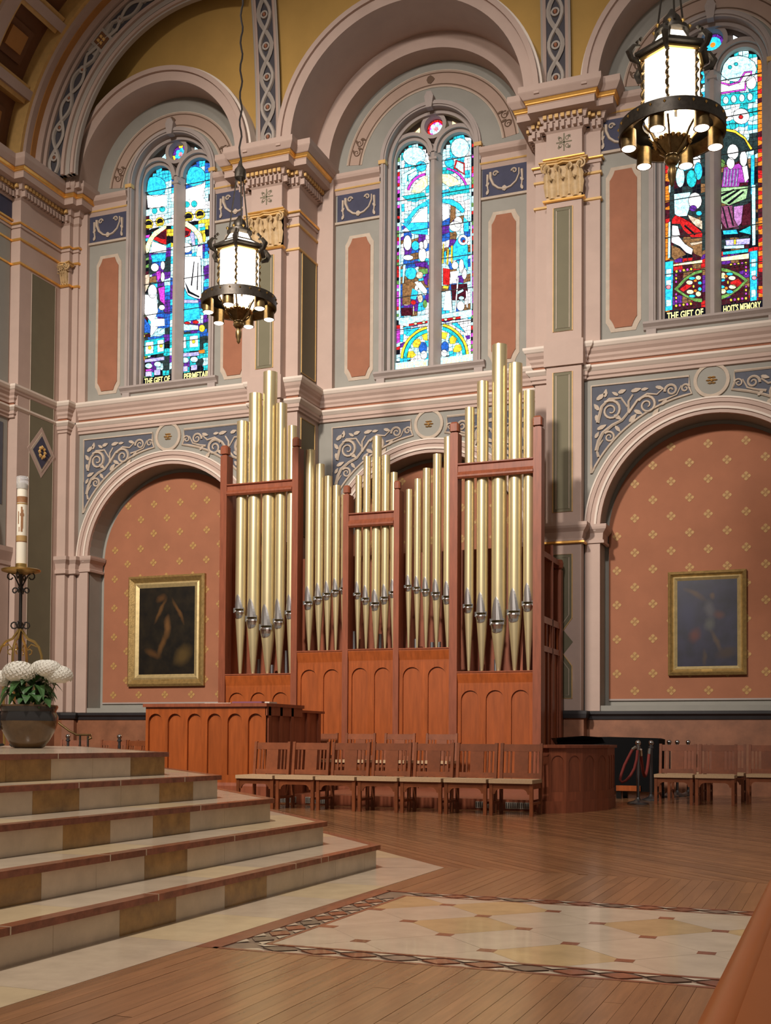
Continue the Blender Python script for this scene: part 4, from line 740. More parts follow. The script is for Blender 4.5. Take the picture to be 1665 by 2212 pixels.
def window(num, cx, Y):
    w = empty('window_%d' % num, (0, 0, 0)); w['kind'] = 'structure'
    Yg = Y+.34
    MB().box(cx-1.05, cx+1.05, Yg+.02, Yg+.12, 8.6, 14.4).build('tracery_plate', 'stone', w)
    # reveal
    mb = MB(); prof = [(cx-1.012, 8.72)]+arcpts(cx, 13.25, 1.012, pi, 0, 30)+[(cx+1.012, 8.72)]
    for i in range(len(prof)-1):
        (xa, za), (xb, zb) = prof[i], prof[i+1]; mb.quad((xa, Y, za), (xb, Y, zb), (xb, Yg+.03, zb), (xa, Yg+.03, za))
    mb.quad((cx-1, Y, 8.72), (cx+1, Y, 8.72), (cx+1, Yg+.03, 8.80), (cx-1, Yg+.03, 8.80)); mb.build('reveal', 'stone', w, smooth=.6)
    # outer stone moulding
    for a, b, y in ((.998, 1.12, Y-.07), (1.03, 1.08, Y-.10), (.92, .996, Y+.10)):
        MB().ring(cx, 13.25, a, b, y, Y+.2, 0, pi, 36).build('arch_moulding', 'stone', w, smooth=.6)
        for s in (-1, 1):
            xa, xb = sorted((cx+s*a, cx+s*b)); MB().box(xa, xb, y, Y+.2, 8.72, 13.25).build('jamb', 'stone', w)
    for s in (-1, 1): MB().box(cx+s*1.06-.08, cx+s*1.06+.08, Y-.11, Y+.02, 13.2, 13.28).build('jamb_band', 'goldpaint', w)
    MB().prism([(cx-.06, Y-.14, 14.2), (cx+.06, Y-.14, 14.2), (cx+.10, Y-.14, 14.44), (cx+.05, Y-.14, 14.54), (cx-.05, Y-.14, 14.54), (cx-.10, Y-.14, 14.44)], (0, .15, 0)).build('keystone', 'stone', w)
    MB().sweep([(cx-1.22, Y), (cx+1.22, Y)], [(0, 8.58), (.06, 8.60), (.08, 8.64), (.14, 8.69), (.14, 8.73), (-.02, 8.75)]).build('sill', 'stone', w)
    for s in (-1, 1): MB().box(cx+s*1.08-.09, cx+s*1.08+.09, Y-.07, Y, 8.44, 8.60).build('sill_bracket', 'stone', w)
    # mullion, light heads, rose ring
    MB().prism([(cx-.145, Yg, 8.78), (cx-.06, Yg-.16, 8.78), (cx-.035, Yg-.20, 8.78), (cx+.035, Yg-.20, 8.78), (cx+.06, Yg-.16, 8.78), (cx+.145, Yg, 8.78)], (0, 0, 4.62)).build('mullion', 'stone', w)
    MB().box(cx-.09, cx+.09, Yg-.215, Yg, 13.22, 13.27).build('mullion_band', 'stone', w)
    hx, off, z0, zs = .365, .51, 8.84, 13.38
    for s in (-1, 1):
        lx = cx+s*off
        MB().ring(lx, zs, hx, hx+.075, Yg-.12, Yg+.03, 0, pi, 24).build('light_head', 'stone', w, smooth=.6)
        MB().ring(lx, zs, hx+.07, hx+.145, Yg-.20, Yg+.03, 0, pi, 24).build('light_head', 'stone', w, smooth=.6)
        xa, xb = sorted((cx+s*(off+hx), cx+s*(off+hx+.075))); MB().box(xa, xb, Yg-.12, Yg+.03, 8.78, zs).build('light_jamb', 'stone', w)
        lt = MB().poly([(lx-hx, Yg+.015, z0), (lx+hx, Yg+.015, z0)]+[(x, Yg+.015, z) for x, z in arcpts(lx, zs, hx, 0, pi, 18)]).build('leaded_light', 'lead', w)
        # ground quarries
        NX, NZ = 9, 62; hh = (zs+hx-z0)/NZ; rr = random.Random(num*10+s)
        V = [[(lx-hx+2*hx*i/NX+(rr.uniform(-.02, .02) if 1 < i < NX-1 else 0), z0+hh*j+(rr.uniform(-.02, .02) if 0 < j else 0)) for i in range(NX+1)] for j in range(NZ+1)]
        cells = []
        for j in range(NZ):
            for i in range(NX):
                q = [V[j][i], V[j][i+1], V[j+1][i+1], V[j+1][i]]; c = (sum(p[0] for p in q)/4, sum(p[1] for p in q)/4)
                if c[1] > zs and math.hypot(c[0]-lx, c[1]-zs) > hx-.02: continue
                if c[1] < z0+.19: continue
                q = [(c[0]+(x-c[0])*.88, c[1]+(z-c[1])*.88) for x, z in q]
                if c[1] > zs-.1: q = [(lx+(x-lx)*min(1, (hx-.005)/max(.01, math.hypot(x-lx, max(0, z-zs)))), z if z <= zs else zs+(z-zs)*min(1, (hx-.005)/max(.01, math.hypot(x-lx, z-zs)))) for x, z in q]
                u = (c[0]-(lx-hx))/(2*hx); u = u if s < 0 else 1-u
                v = 1-(c[1]-z0)/(zs+hx-z0); hs = random.Random((i//2)*131+(j//(1 if u < .16 else 2))*17+num*7+s).random(); cells.append((q, bg(num, s, u, v, hs)))
        pane('quarries', [c[0] for c in cells], [c[1] for c in cells], Yg+.012, lt, 'stuff')
        lead = MB(); k = 0
        for cr, shapes in ART[num].items():
            ox, oy, sc = CR[cr]
            for poly, col in shapes:
                P = [onY(ox+x*sc, oy+y*sc, Yg) for x, y in poly]; P = [(p.x, p.z) for p in P]
                for a, b, c in ((1, 0, -(lx-hx)), (-1, 0, lx+hx), (0, 1, -(z0+.19))): P = clip(P, a, b, c) if P else P
                P = [(x, z) if z < zs else (lx+(x-lx)*min(1, (hx-.006)/max(.01, math.hypot(x-lx, z-zs))), zs+(z-zs)*min(1, (hx-.006)/max(.01, math.hypot(x-lx, z-zs)))) for x, z in P]
                if len(P) < 3 or max(p[0] for p in P)-min(p[0] for p in P) < .012: continue
                k += 1; y = Yg+.010-k*.0006
                pane('pane', [P], [col], y, lt); lead.tube([(x, y-.0002, z) for x, z in P], .0065, 3, closed=True)
        lead.build('leading', 'lead', lt, 'stuff')
        for j in range(1, 6): pass
        bars = MB()
        for j in range(1, 7): z = z0+.19+j*.7; bars.box(lx-hx, lx+hx, Yg-.045, Yg-.035, z-.008, z+.008)
        bars.build('saddle_bars', 'lead', lt, 'stuff')
        dark = (num != 2)
        pane('inscription_pane', [[(lx-hx, z0+.01), (lx+hx, z0+.01), (lx+hx, z0+.185), (lx-hx, z0+.185)]], [K_ if dark else PC], Yg-.03, lt)
        me = text_mesh(TEXT[num][0 if s < 0 else 1], .66, .135); me.materials.append(M['lettering'])
        t = bpy.data.objects.new('inscription', me); COL.objects.link(t); t.parent = lt; t.location = (lx, Yg-.034, z0+.03)
    rz = 13.97
    MB().ring(cx, rz, .205, .285, Yg-.17, Yg+.03, 0, 2*pi, 28).build('rose_ring', 'stone', w, smooth=.6)
    rose = MB().ring(cx, rz, .001, .205, Yg+.014, Yg+.03, 0, 2*pi, 24).build('rose_light', 'lead', w)
    cc = {1: (PU, C_, MG), 2: (RD, PU, PC), 3: (PU, C_, W_)}[num]
    pane('rose_rim', [[(cx+r*math.cos(a), rz+r*math.sin(a)) for r, a in ((.15, 2*pi*k/10), (.2, 2*pi*k/10), (.2, 2*pi*(k+.9)/10), (.15, 2*pi*(k+.9)/10))] for k in range(10)], [(cc[0], cc[0], YE if num == 1 else cc[0])[k % 3] for k in range(10)], Yg+.008, rose)
    for k in range(6):
        a = k*pi/3+.3
        pane('rose_petal', [[(cx+.095*math.cos(a)+.05*math.cos(t), rz+.095*math.sin(a)+.05*math.sin(t)) for t in [2*pi*i/9 for i in range(9)]]], [cc[1] if num != 2 else PC], Yg+.006, rose)
    pane('rose_ground', [[(cx+.15*math.cos(2*pi*i/18), rz+.15*math.sin(2*pi*i/18)) for i in range(18)]], [(PU, MG, C_)[num-1]], Yg+.009, rose)
    pane('rose_eye', [[(cx+.05*math.cos(2*pi*i/12), rz+.05*math.sin(2*pi*i/12)) for i in range(12)]], [(PK, PK, OR)[num-1]], Yg+.004, rose)
    for s in (-1, 1):
        P = [(cx+s*.36, 13.90), (cx+s*.58, 13.88), (cx+s*.50, 13.98), (cx+s*.36, 14.08)]
        pane('tracery_light', [P], [(PC, PY, W_)[num-1]], Yg+.004, w)
        MB().tube([(x, Yg, z) for x, z in P], .014, 4, closed=True).build('tracery_bead', 'lead' if num != 2 else 'wains', w)
    return w
window(1, XL, YB); window(2, XM, YM); window(3, XR, YB)
# ------------------------------------------------------------------ floor
floor = MB().box(-18, 6, -3, 23.8, -.2, -.022).build('floor', 'joint', None, 'structure')
MX0, MX1, MY0, MY1 = -2.665, .62, 4.655, 6.86
BX, BYC = -2.752, 8.25
dS = Vector((-.669, .743)); nS = Vector((.743, .669))     # direction and outward normal of the platform's far side
def sub_rect(x0, x1, y0, y1):   # plank strip minus the mosaic panel
    if x1 <= MX0 or x0 >= MX1: return [(y0, y1)]
    out = []
    if y0 < MY0: out.append((y0, min(y1, MY0)))
    if y1 > MY1: out.append((max(y0, MY1), y1))
    return out
ids = 0
x = BX; far_planks = []
while x < 1.7:
    w = .072; y = 1.6-rnd.random()*1.6
    while y < BYC:
        L = rnd.uniform(1.5, 2.6); a, b = max(1.2, y), min(BYC, y+L); y += L
        if b-a < .05: continue
        for (c, d) in sub_rect(x, x+w, a, b):
            if d-c < .03: continue
            MB().box(x+.0008, x+w-.0008, c+.001, d-.001, -.022, rnd.uniform(-.0006, .0006)).build('plank', 'plank', floor)
    x += w
def clip2(P, planes):
    for a, b, c in planes: P = clip(P, a, b, c) if P else P
    return P
corner = Vector((BX, BYC)); region = [(0, 1, -BYC), (nS.x, nS.y, -(nS.dot(corner))), (0, -1, 23.5), (-1, 0, 6.0), (1, 0, 16.5)]
stuff = MB(); k = 0; near = []
t0 = nS.dot(corner); t = t0
while t < t0+15:
    w = .095; s = -14-rnd.random()*2
    while s < 20:
        L = rnd.uniform(1.2, 2.6); c0 = nS*t+dS*s
        P = [(nS*tt+dS*ss) for tt, ss in ((t+.003, s+.001), (t+w-.003, s+.001), (t+w-.003, s+L-.001), (t+.003, s+L-.001))]
        P = clip2([(p.x, p.y) for p in P], region); s += L
        if len(P) >= 3:
            cx_ = sum(p[0] for p in P)/len(P); cy_ = sum(p[1] for p in P)/len(P); near.append((math.hypot(cx_+2, cy_), P))
    t += w
near.sort(key=lambda q: q[0])
for i, (d, P) in enumerate(near):
    h = rnd.uniform(-.0006, .0006)
    if i < 130: flipfix(MB().prism([(x, y, -.022) for x, y in P], (0, 0, .022+h)).build('plank', 'plankfar', floor))
    else: stuff.poly([(x, y, h) for x, y in P])
stuff.build('far_planks', 'plankfar', floor, 'stuff')
# marble border around the platform
def line_at(t):   # platform outline inset by t (t<0 outset): front X, corner, far point
    X = -3.215-t; c = Vector((-3.215, 8.04))-nS*t
    s = (X-c.x)/dS.x; k = c+dS*s
    return X, k
XI, KI = line_at(0)
yb = [0.2, 1.4, 2.7, 3.62, 4.75, 5.55, 6.35, 7.05, 7.55]
for i in range(len(yb)):
    a = yb[i]; b = yb[i+1] if i+1 < len(yb) else None
    m = 'peach' if i in (2, 4, 6) else ('marble' if i % 2 else 'marblelt')
    if b: MB().box(XI-.02, BX, a+.001, b-.001, -.022, .001).build('border_tile', m, floor)
    else: MB().prism([(XI-.02, a, -.022), (BX, a, -.022), (BX, BYC, -.022), (KI.x-.02, KI.y, -.022)], (0, 0, .023)).build('border_tile', m, floor)
for i in range(7):
    p0, p1 = i*.75, (i+1)*.75-.003
    a, b = KI+dS*p0, KI+dS*p1; c, d = corner+dS*p1, corner+dS*p0
    MB().prism([(a.x-.02*nS.x, a.y-.02*nS.y, -.022), (d.x, d.y, -.022), (c.x, c.y, -.022), (b.x-.02*nS.x, b.y-.02*nS.y, -.022)], (0, 0, .023)).build('border_tile', ('marblelt', 'peach', 'marble')[i % 3], floor)
# mosaic panel
mos = MB().box(MX0, MX1, MY0, MY1, -.022, -.004).build('mosaic_panel', 'inlaydk', floor)
def tile(P, mt, nm='tile', h=.001, shrink=.0015):
    c = (sum(p[0] for p in P)/len(P), sum(p[1] for p in P)/len(P))
    P = [(x+(c[0]-x)*shrink/max(.01, abs(c[0]-x))*(abs(c[0]-x) > .004), y+(c[1]-y)*shrink/max(.01, abs(c[1]-y))*(abs(c[1]-y) > .004)) for x, y in P]
    return flipfix(MB().prism([(x, y, -.005) for x, y in P], (0, 0, .005+h)).build(nm, mt, mos))
bw = .205
fx0, fx1, fy0, fy1 = MX0+bw, MX1-bw, MY0+bw, MY1-bw
for (a, b, c, d) in ((MX0, MX1, MY0, MY0+.03), (MX0, MX1, MY1-.03, MY1), (BX+.002, MX0+.03, MY0, MY1), (MX1-.03, MX1, MY0+.03, MY1-.03), (fx0-.025, fx1+.025, fy0-.025, fy0), (fx0-.025, fx1+.025, fy1, fy1+.025), (fx0-.025, fx0, fy0, fy1), (fx1, fx1+.025, fy0, fy1)):
    tile([(a, c), (b, c), (b, d), (a, d)], 'redmarble', 'border_strip')
tri = MB()
def border_run(p0, d, n, L):
    u = Vector(d); v = Vector((-u.y, u.x)); st = L/n; iw = bw-.055
    for i in range(n):
        c = Vector(p0)+u*(st*(i+.5))
        P = [c-u*st*.46, c-v*iw*.40, c+u*st*.46, c+v*iw*.40]
        tile([(p.x, p.y) for p in P], ('redmarble', 'inlaydk')[0 if i % 3 else 1], 'diamond_tile')
        for sv in (-1, 1):
            for su in (-1,):
                e = c+u*st*.5*su; T = [e+v*sv*iw*.46-u*st*.30, e+v*sv*iw*.46+u*st*.30, e+v*sv*iw*.16]
                n0 = len(tri.v); tri.v += [(p.x, p.y, .0005) for p in T]; tri.f.append((n0, n0+1, n0+2) if sv < 0 else (n0+2, n0+1, n0))
iw2 = bw/2
border_run((MX0+iw2+.0, MY0+.22), (0, 1), 10, MY1-MY0-.44); border_run((MX0+.2, MY0+iw2), (1, 0), 15, MX1-MX0-.4); border_run((MX0+.2, MY1-iw2), (1, 0), 15, MX1-MX0-.4); border_run((MX1-iw2, MY0+.22), (0, 1), 10, MY1-MY0-.44)
tri.build('border_triangles', 'marblelt', mos, 'stuff')
DX, DY = .3098, .327; ox, oy = -2.11, 5.085
gold = {(-1, 4), (1, 2), (1, 4), (3, 0), (4, 3), (6, 3), (7, 0), (7, 2)}
rect = [(1, 0, -fx0), (-1, 0, fx1), (0, 1, -fy0), (0, -1, fy1)]
for i in range(-2, 10):
    for j in range(-2, 7):
        c = (ox+i*DX, oy+j*DY)
        if (i+j) % 2:          # tile centre
            P = [(c[0]-DX, c[1]), (c[0], c[1]-DY), (c[0]+DX, c[1]), (c[0], c[1]+DY)]
            P = clip2(P, rect)
            if len(P) >= 3: tile(P, 'goldtile' if (i, j) in gold else ('marblelt' if (i*3+j) % 4 else 'marble'), 'tile')
for i in range(-2, 10):
    for j in range(-2, 7):
        c = (ox+i*DX, oy+j*DY)
        if (i+j) % 2 == 0:
            P = clip2([(c[0]-.042, c[1]-.036), (c[0]+.042, c[1]-.036), (c[0]+.042, c[1]+.036), (c[0]-.042, c[1]+.036)], rect)
            if len(P) >= 3: tile(P, 'redmarble', 'dot_tile', .002)
# ------------------------------------------------------------------ stepped platform
plat = empty('altar_platform', (-6, 6, 0)); tag(plat, 'five stepped marble altar platform with cream and gold risers and red nosings', 'platform')
plat.location = (0, 0, 0)
RS = .17; TR = .37
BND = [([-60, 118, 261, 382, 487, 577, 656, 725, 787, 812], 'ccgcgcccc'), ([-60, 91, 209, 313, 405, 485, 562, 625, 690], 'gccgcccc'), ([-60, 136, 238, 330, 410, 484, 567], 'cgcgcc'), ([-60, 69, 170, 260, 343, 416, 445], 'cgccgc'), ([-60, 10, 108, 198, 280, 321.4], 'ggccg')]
BY = [1874.4, 1823, 1777.7, 1727.6, 1673.5]
for k in range(5):
    X, c = line_at(TR*k); z0, z1 = RS*k, RS*(k+1)
    far = c+dS*6.0
    core = MB(); core.prism([(X-.02, -1.5, z0), (c.x-.02, c.y-.02, z0), (far.x-.02, far.y-.02, z0), (-15.0 if k == 0 else -15.0, far.y-.02, z0), (-15.0, -1.5, z0)], (0, 0, RS-.03)); flipfix(core.build('step_core', 'marble', plat))
    bl, cl = BND[k]; ys = []
    for i, xp in enumerate(bl):
        yl = BY[k]+0 ; ys.append(c.y if i == len(bl)-1 else onX(xp, 1800, X).y)
    ys[0] = 2.2
    seg = [(-1.5, ys[0], 'c')]+[(ys[i], ys[i+1], cl[i]) for i in range(len(cl))]
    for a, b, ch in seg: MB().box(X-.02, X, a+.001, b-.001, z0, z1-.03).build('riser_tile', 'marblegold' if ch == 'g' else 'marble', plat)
    for i in range(8):
        a, b = c+dS*(i*.75+.001), c+dS*((i+1)*.75-.001)
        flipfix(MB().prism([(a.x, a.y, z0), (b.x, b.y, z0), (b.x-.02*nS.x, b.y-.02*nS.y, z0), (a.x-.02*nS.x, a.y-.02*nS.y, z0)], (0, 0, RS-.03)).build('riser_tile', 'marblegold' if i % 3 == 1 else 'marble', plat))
    # nosing of red marble with pale veins
    Xn, cn = line_at(TR*k-.03); Xm, cm = line_at(TR*k+.05)
    cuts = [-1.5, 1.0]+sorted(rnd.uniform(2.0, 7.2) for _ in range(7))+[None]
    for i in range(len(cuts)-1):
        a, b = cuts[i], cuts[i+1]
        P = [(Xm, a), (Xn, a), (Xn, b-.003), (Xm, b-.003)] if b else [(Xm, a), (Xn, a), (cn.x, cn.y), (cm.x, cm.y)]
        flipfix(MB().prism([(x, y, z1-.034) for x, y in P], (0, 0, .034)).build('nosing', 'redmarble', plat))
        if i and rnd.random() < .8: MB().box(Xn-.10, Xn+.0012, a-.004, a+.004, z1-.033, z1+.0006).build('vein', 'marblelt', plat)
    for i in range(5):
        a, b = i*1.2, (i+1)*1.2-.003; q = [cn+dS*a, cn+dS*b, cm+dS*b, cm+dS*a]
        flipfix(MB().prism([(p.x, p.y, z1-.034) for p in q], (0, 0, .034)).build('nosing', 'redmarble', plat))
    # treads
    Xb, cb = line_at(TR*(k+1)-.0) if k < 4 else (Xm-2.2, None)
    if k < 4:
        cuts = [-1.5, .6, 1.8]+[2.6+.62*i+rnd.uniform(-.05, .05) for i in range(8)]+[None]
        for i in range(len(cuts)-1):
            a, b = cuts[i], cuts[i+1]
            P = [(Xb-.02, a), (Xm, a), (Xm, b-.002), (Xb-.02, b-.002)] if b else [(Xb-.02, a), (Xm, a), (cm.x, cm.y), (cb.x-.02, cb.y-.02)]
            flipfix(MB().prism([(x, y, z1-.031) for x, y in P], (0, 0, .030)).build('tread_tile', 'peach' if (i+k) % 3 == 2 else 'marblelt', plat))
        for i in range(8):
            a, b = i*.75, (i+1)*.75-.002; q = [cm+dS*a, cm+dS*b, cb+dS*b-nS*.02, cb+dS*a-nS*.02]
            flipfix(MB().prism([(p.x, p.y, z1-.031) for p in q], (0, 0, .030)).build('tread_tile', 'peach' if (i+k) % 3 == 1 else 'marblelt', plat))
    else:
        f = cm+dS*6.0
        NT = 7
        for i in range(NT):
            for j in range(6):
                xa, xb_ = Xm-1.3*(j+1), Xm-1.3*j; ya, yb_ = -1.5+2.1*i, -1.5+2.1*(i+1)
                P = clip2([(xa+.001, ya+.001), (xb_-.001, ya+.001), (xb_-.001, yb_-.001), (xa+.001, yb_-.001)], [(-nS.x, -nS.y, nS.dot(cm)), (0, -1, f.y), (1, 0, 14.9)])
                if len(P) >= 3: flipfix(MB().prism([(x, y, z1-.031) for x, y in P], (0, 0, .030)).build('tread_tile', ('marble', 'marblelt', 'marble')[(i+j) % 3], plat))
# ------------------------------------------------------------------ pew front at the lower right
pew = empty('pew_front', (0, 0, 0)); tag(pew, 'polished orange wooden pew front with rounded top rail at the mosaic edge', 'pew')
pz = .70; px_ = onZ(1578, 2039, pz).x
MB().sweep([(px_+.06, -.6), (px_+.06, 4.6)], [(0, 0)]) if False else None
pr = MB(); pr.tube([(px_+.028, -.6, pz-.026), (px_+.028, 4.6, pz-.026)], .03, 14); pr.build('top_rail', 'pewwood', pew, smooth=1)
MB().prism([(px_+.03, -.6, 0), (px_+.03, 4.6, 0), (px_+.03, 4.6, pz-.02), (px_+.03, -.6, pz-.02)], (.05, 0, 0)).build('panel', 'pewwood', pew)
MB().prism([(px_+.04, -.6, pz+.003), (px_+.04, 4.6, pz+.003), (px_+.34, 4.6, pz-.05), (px_+.34, -.6, pz-.05)], (0, 0, -.025)).build('book_rest', 'pewwood', pew)
# ------------------------------------------------------------------ pipe organ
YO = 19.5
org = empty('pipe_organ', (0, 0, 0)); tag(org, 'pipe organ with gilded pipes in a reddish wooden case', 'pipe organ')
def ox_(x, y=1300): return onY(x, y, YO).x
def oz_(x, y): return onY(x, y, YO).z
posts = [(473, 487, 962), (628.5, 641.5, 944), (739.5, 751.5, 1048), (849, 861, 1038), (970, 987, 911), (1150.5, 1168.5, 897)]
PXS = []
for a, b, yt in posts:
    x0, x1 = ox_(a), ox_(b); PXS.append((x0, x1)); zt = oz_((a+b)/2, yt); h = .17 if x1-x0 > .12 else .14
    p = MB(); p.box(x0, x1, YO, YO+.24, 0, zt-h-.03); q = p.build('post', 'wooddk', org)
    w = (x1-x0)/2; cx = (x0+x1)/2
    MB().box(cx-w*.62, cx+w*.62, YO+.02, YO+.02+w*1.3, zt-h-.03, zt-h).build('finial_neck', 'wooddk', q)
    fm = MB(); c = (cx, YO+.02+w*.65, zt-h/2); a_ = w*1.12; b_ = h/2; r = .022
    fm.v = []; fm.prism([(cx-a_+r, c[1]-a_, c[2]-b_), (cx+a_-r, c[1]-a_, c[2]-b_), (cx+a_, c[1]-a_+r, c[2]-b_), (cx+a_, c[1]+a_-r, c[2]-b_), (cx+a_-r, c[1]+a_, c[2]-b_), (cx-a_+r, c[1]+a_, c[2]-b_), (cx-a_, c[1]+a_-r, c[2]-b_), (cx-a_, c[1]-a_+r, c[2]-b_)], (0, 0, h*.8))
    b0 = len(fm.v); fm.lathe([(a_*1.2, 0), (a_*.8, h*.2), (.001, h*.22)], (cx, c[1], c[2]-b_+h*.8), 4, False, pi/4)
    flipfix(fm.build('finial', 'wooddk', q))
def pipe(xa, xb, ytop, yapex, ylip, ysill, yo=0.0, mouth=True):
    cx = (ox_(xa, 1200)+ox_(xb, 1200))/2; r = (ox_(xb, 1200)-ox_(xa, 1200))/2; px = (xa+xb)/2; y = YO+.06+r+yo
    zt, za, zl, zs = oz_(px, ytop), oz_(px, yapex), oz_(px, ylip), oz_(px, ysill)
    p = empty('pipe', (cx, y, zs), 0, org)
    zlip = zl-zs; zc = zlip+1.45*r; za = max(za, zl+1.45*r+1.6*r)
    MB().lathe([(r, zc+.034), (r, zt-zs), (r*.9, zt-zs), (r*.9, zt-zs-.3)], (0, 0, 0), 20, False).build('pipe_body', 'pipe', p, smooth=.9)
    MB().lathe([(r*.26, 0), (r*.30, .03), (r*.58, zlip*.45), (r*.93, zlip), (r, zc)], (0, 0, 0), 20).build('pipe_foot', 'pipe', p, smooth=.9)
    am = -pi/2-.08
    n = 7; mb = MB()
    L, top = [], za-zs
    for i in range(n+1):
        t = i/n; hw = .92*(1-t)**.6; z = zc+.034+(top-zc-.034)*t; rr = r+.006
        L.append([(rr*math.cos(am+hw*u), rr*math.sin(am+hw*u), z) for u in (-1, -.5, 0, .5, 1)])
    for i in range(n):
        for u in range(4): mb.quad(L[i][u], L[i][u+1], L[i+1][u+1], L[i+1][u])
    mb.build('pipe_mouth', 'pewter', p, smooth=.9)
    lp = MB(); hh = 1.45*r; rows = []
    for t, rr, ww in ((0, .945, .05), (.06, .96, .45), (.18, .98, .7), (.4, 1.0, .85), (.62, 1.06, .9), (.8, 1.12, .92), (.92, 1.10, .92), (1, 1.03, .92)):
        rows.append([((r*rr+.004)*math.cos(am+ww*u), (r*rr+.004)*math.sin(am+ww*u), zlip+hh*t) for u in (-1, -.66, -.33, 0, .33, .66, 1)])
    for i in range(len(rows)-1):
        for u in range(6): lp.quad(rows[i][u], rows[i][u+1], rows[i+1][u+1], rows[i+1][u])
    lp.build('pipe_lip', 'silver', p, smooth=.9)
    nk = MB(); aa = [am+.90+(2*pi-1.8)*i/14 for i in range(15)]      # the wall beside and behind the open mouth
    for i in range(14): nk.quad((r*math.cos(aa[i]), r*math.sin(aa[i]), zc-.002), (r*math.cos(aa[i+1]), r*math.sin(aa[i+1]), zc-.002), (r*math.cos(aa[i+1]), r*math.sin(aa[i+1]), zc+.036), (r*math.cos(aa[i]), r*math.sin(aa[i]), zc+.036))
    nk.build('mouth_cheek', 'pipe', p, smooth=.9)
    hh = r*.6
    for u in (-1, 1):
        a = am+.95*u; MB().cbox(((r+.012)*math.cos(a), (r+.012)*math.sin(a), zc+.01), (.006, .02, hh*.7), (Vector((-math.sin(a), math.cos(a), 0)), Vector((math.cos(a), math.sin(a), 0)), Vector((0, 0, 1)))).build('pipe_ear', 'silver', p)
    return p
SEC = [([(501, 523, 907, 1282, 1336), (526, 552, 846, 1291, 1357), (556, 584, 799, 1303, 1377), (586.5, 608, 868, 1291, 1358), (613, 631, 917, 1282, 1337)], 1454),
       ([(652.5, 671, 969, 1264, 1317), (674.5, 692, 1000, 1257, 1306), (694.5, 710, 1026, 1253, 1296), (713, 728, 1046, 1247, 1289), (731, 745, 1066, 1246, 1283)], 1404),
       ([(761.5, 775, 1025, 1254, 1294), (778.5, 793.5, 984, 1262, 1306), (797, 816, 940, 1271, 1319), (818.5, 835, 981, 1260, 1305), (838, 852, 1018, 1249, 1291)], 1400),
       ([(871.5, 885, 1055, 1240, 1277), (889.5, 904, 1032, 1242, 1282), (907.5, 924, 1009, 1244, 1288), (929, 947, 978, 1248, 1296), (952.5, 972, 941, 1253, 1305)], 1398),
       ([(998, 1018, 877, 1267, 1324), (1023.5, 1048, 820, 1277, 1345), (1055, 1087, 739, 1287, 1367), (1092, 1121, 780, 1268, 1344), (1125, 1149, 840, 1257, 1321)], 1448)]
for sec, sill in SEC:
    for (a, b, t, ap, lp) in sec: pipe(a, b, t, ap, lp, sill)
def zcross(x, y): return oz_(x, y)
# cross rails
for i, (xa, xb, yt, ym, yb_) in enumerate(((488, 630, 1041, 1052, 1066), (751, 850, 1106, 1118, 1137), (988, 1151, 995, 1010, 1028))):
    k = (0, 2, 4)[i]; x0, x1 = PXS[k][1], PXS[k+1][0]; xm = (xa+xb)/2; zt, zm, zb = oz_(xm, yt), oz_(xm, ym), oz_(xm, yb_)
    c = MB(); c.sweep([(x0, YO+.02), (x1, YO+.02)], [(-.03, zb), (.02, zb), (.05, zb+.03), (.05, zb+.06), (.0, zm-.02), (.0, zt-.04), (.04, zt-.02), (.04, zt), (-.03, zt)]); c.build('cross_rail', 'wooddk', org)
# lower panels with arches
def arched_panel(x0, x1, y, z0, z1, n, mt, parent, nm='arched_panel', depth=.035, dirv=None, zbase=None, arch=True):
    """stile-and-rail board with n sunk round-headed fields, built in the plane y facing -Y"""
    g = (x1-x0)/n; hw = g*.36; mb = MB(); zs = z1-.10-hw
    xs = [x0+g*(i+.5) for i in range(n)]
    for i, c in enumerate(xs): mb.archwall(x0+g*i, x0+g*(i+1), z0, z1, y, c, hw, zbase or z0+.12, zs, 12)
    fr_ = mb
    for c in xs:
        prof = [(c-hw, zbase or z0+.12)]+arcpts(c, zs, hw, pi, 0, 12)+[(c+hw, zbase or z0+.12)]
        for i in range(len(prof)-1): (xa, za), (xb, zb) = prof[i], prof[i+1]; mb.quad((xa, y, za), (xb, y, zb), (xb, y+depth, zb), (xa, y+depth, za))
    o = mb.build(nm, mt, parent)
    for c in xs: MB().quad((c-hw, y+depth, z0+.02), (c+hw, y+depth, z0+.02), (c+hw, y+depth, z1-.08), (c-hw, y+depth, z1-.08)) if False else MB().box(c-hw-.01, c+hw+.01, y+depth, y+depth+.02, z0+.05, z1-.06).build('panel_field', 'woodlt', o)
    return o
for i, (sec, sill) in enumerate(SEC):
    x0, x1 = PXS[i][1], PXS[i+1][0]; xm = sum(posts[i][:2])/4+sum(posts[i+1][:2])/4
    zt = oz_(xm, sill+1); ztop = oz_(xm, sill+30)
    MB().sweep([(x0, YO+.05), (x1, YO+.05)], [(-.3, zt-.03), (.04, zt-.03), (.05, zt-.015), (.04, zt), (-.3, zt)]).build('sill', 'wooddk', org)
    MB().sweep([(x0, YO+.05), (x1, YO+.05)], [(-.01, ztop), (.0, ztop), (.0, ztop+.03), (.035, zt-.05), (.035, zt-.03), (-.01, zt-.03)]).build('sill_moulding', 'wood', org)
    arched_panel(x0, x1, YO+.05, .05, ztop, 3 if i in (0, 4) else 2, 'wood', org)
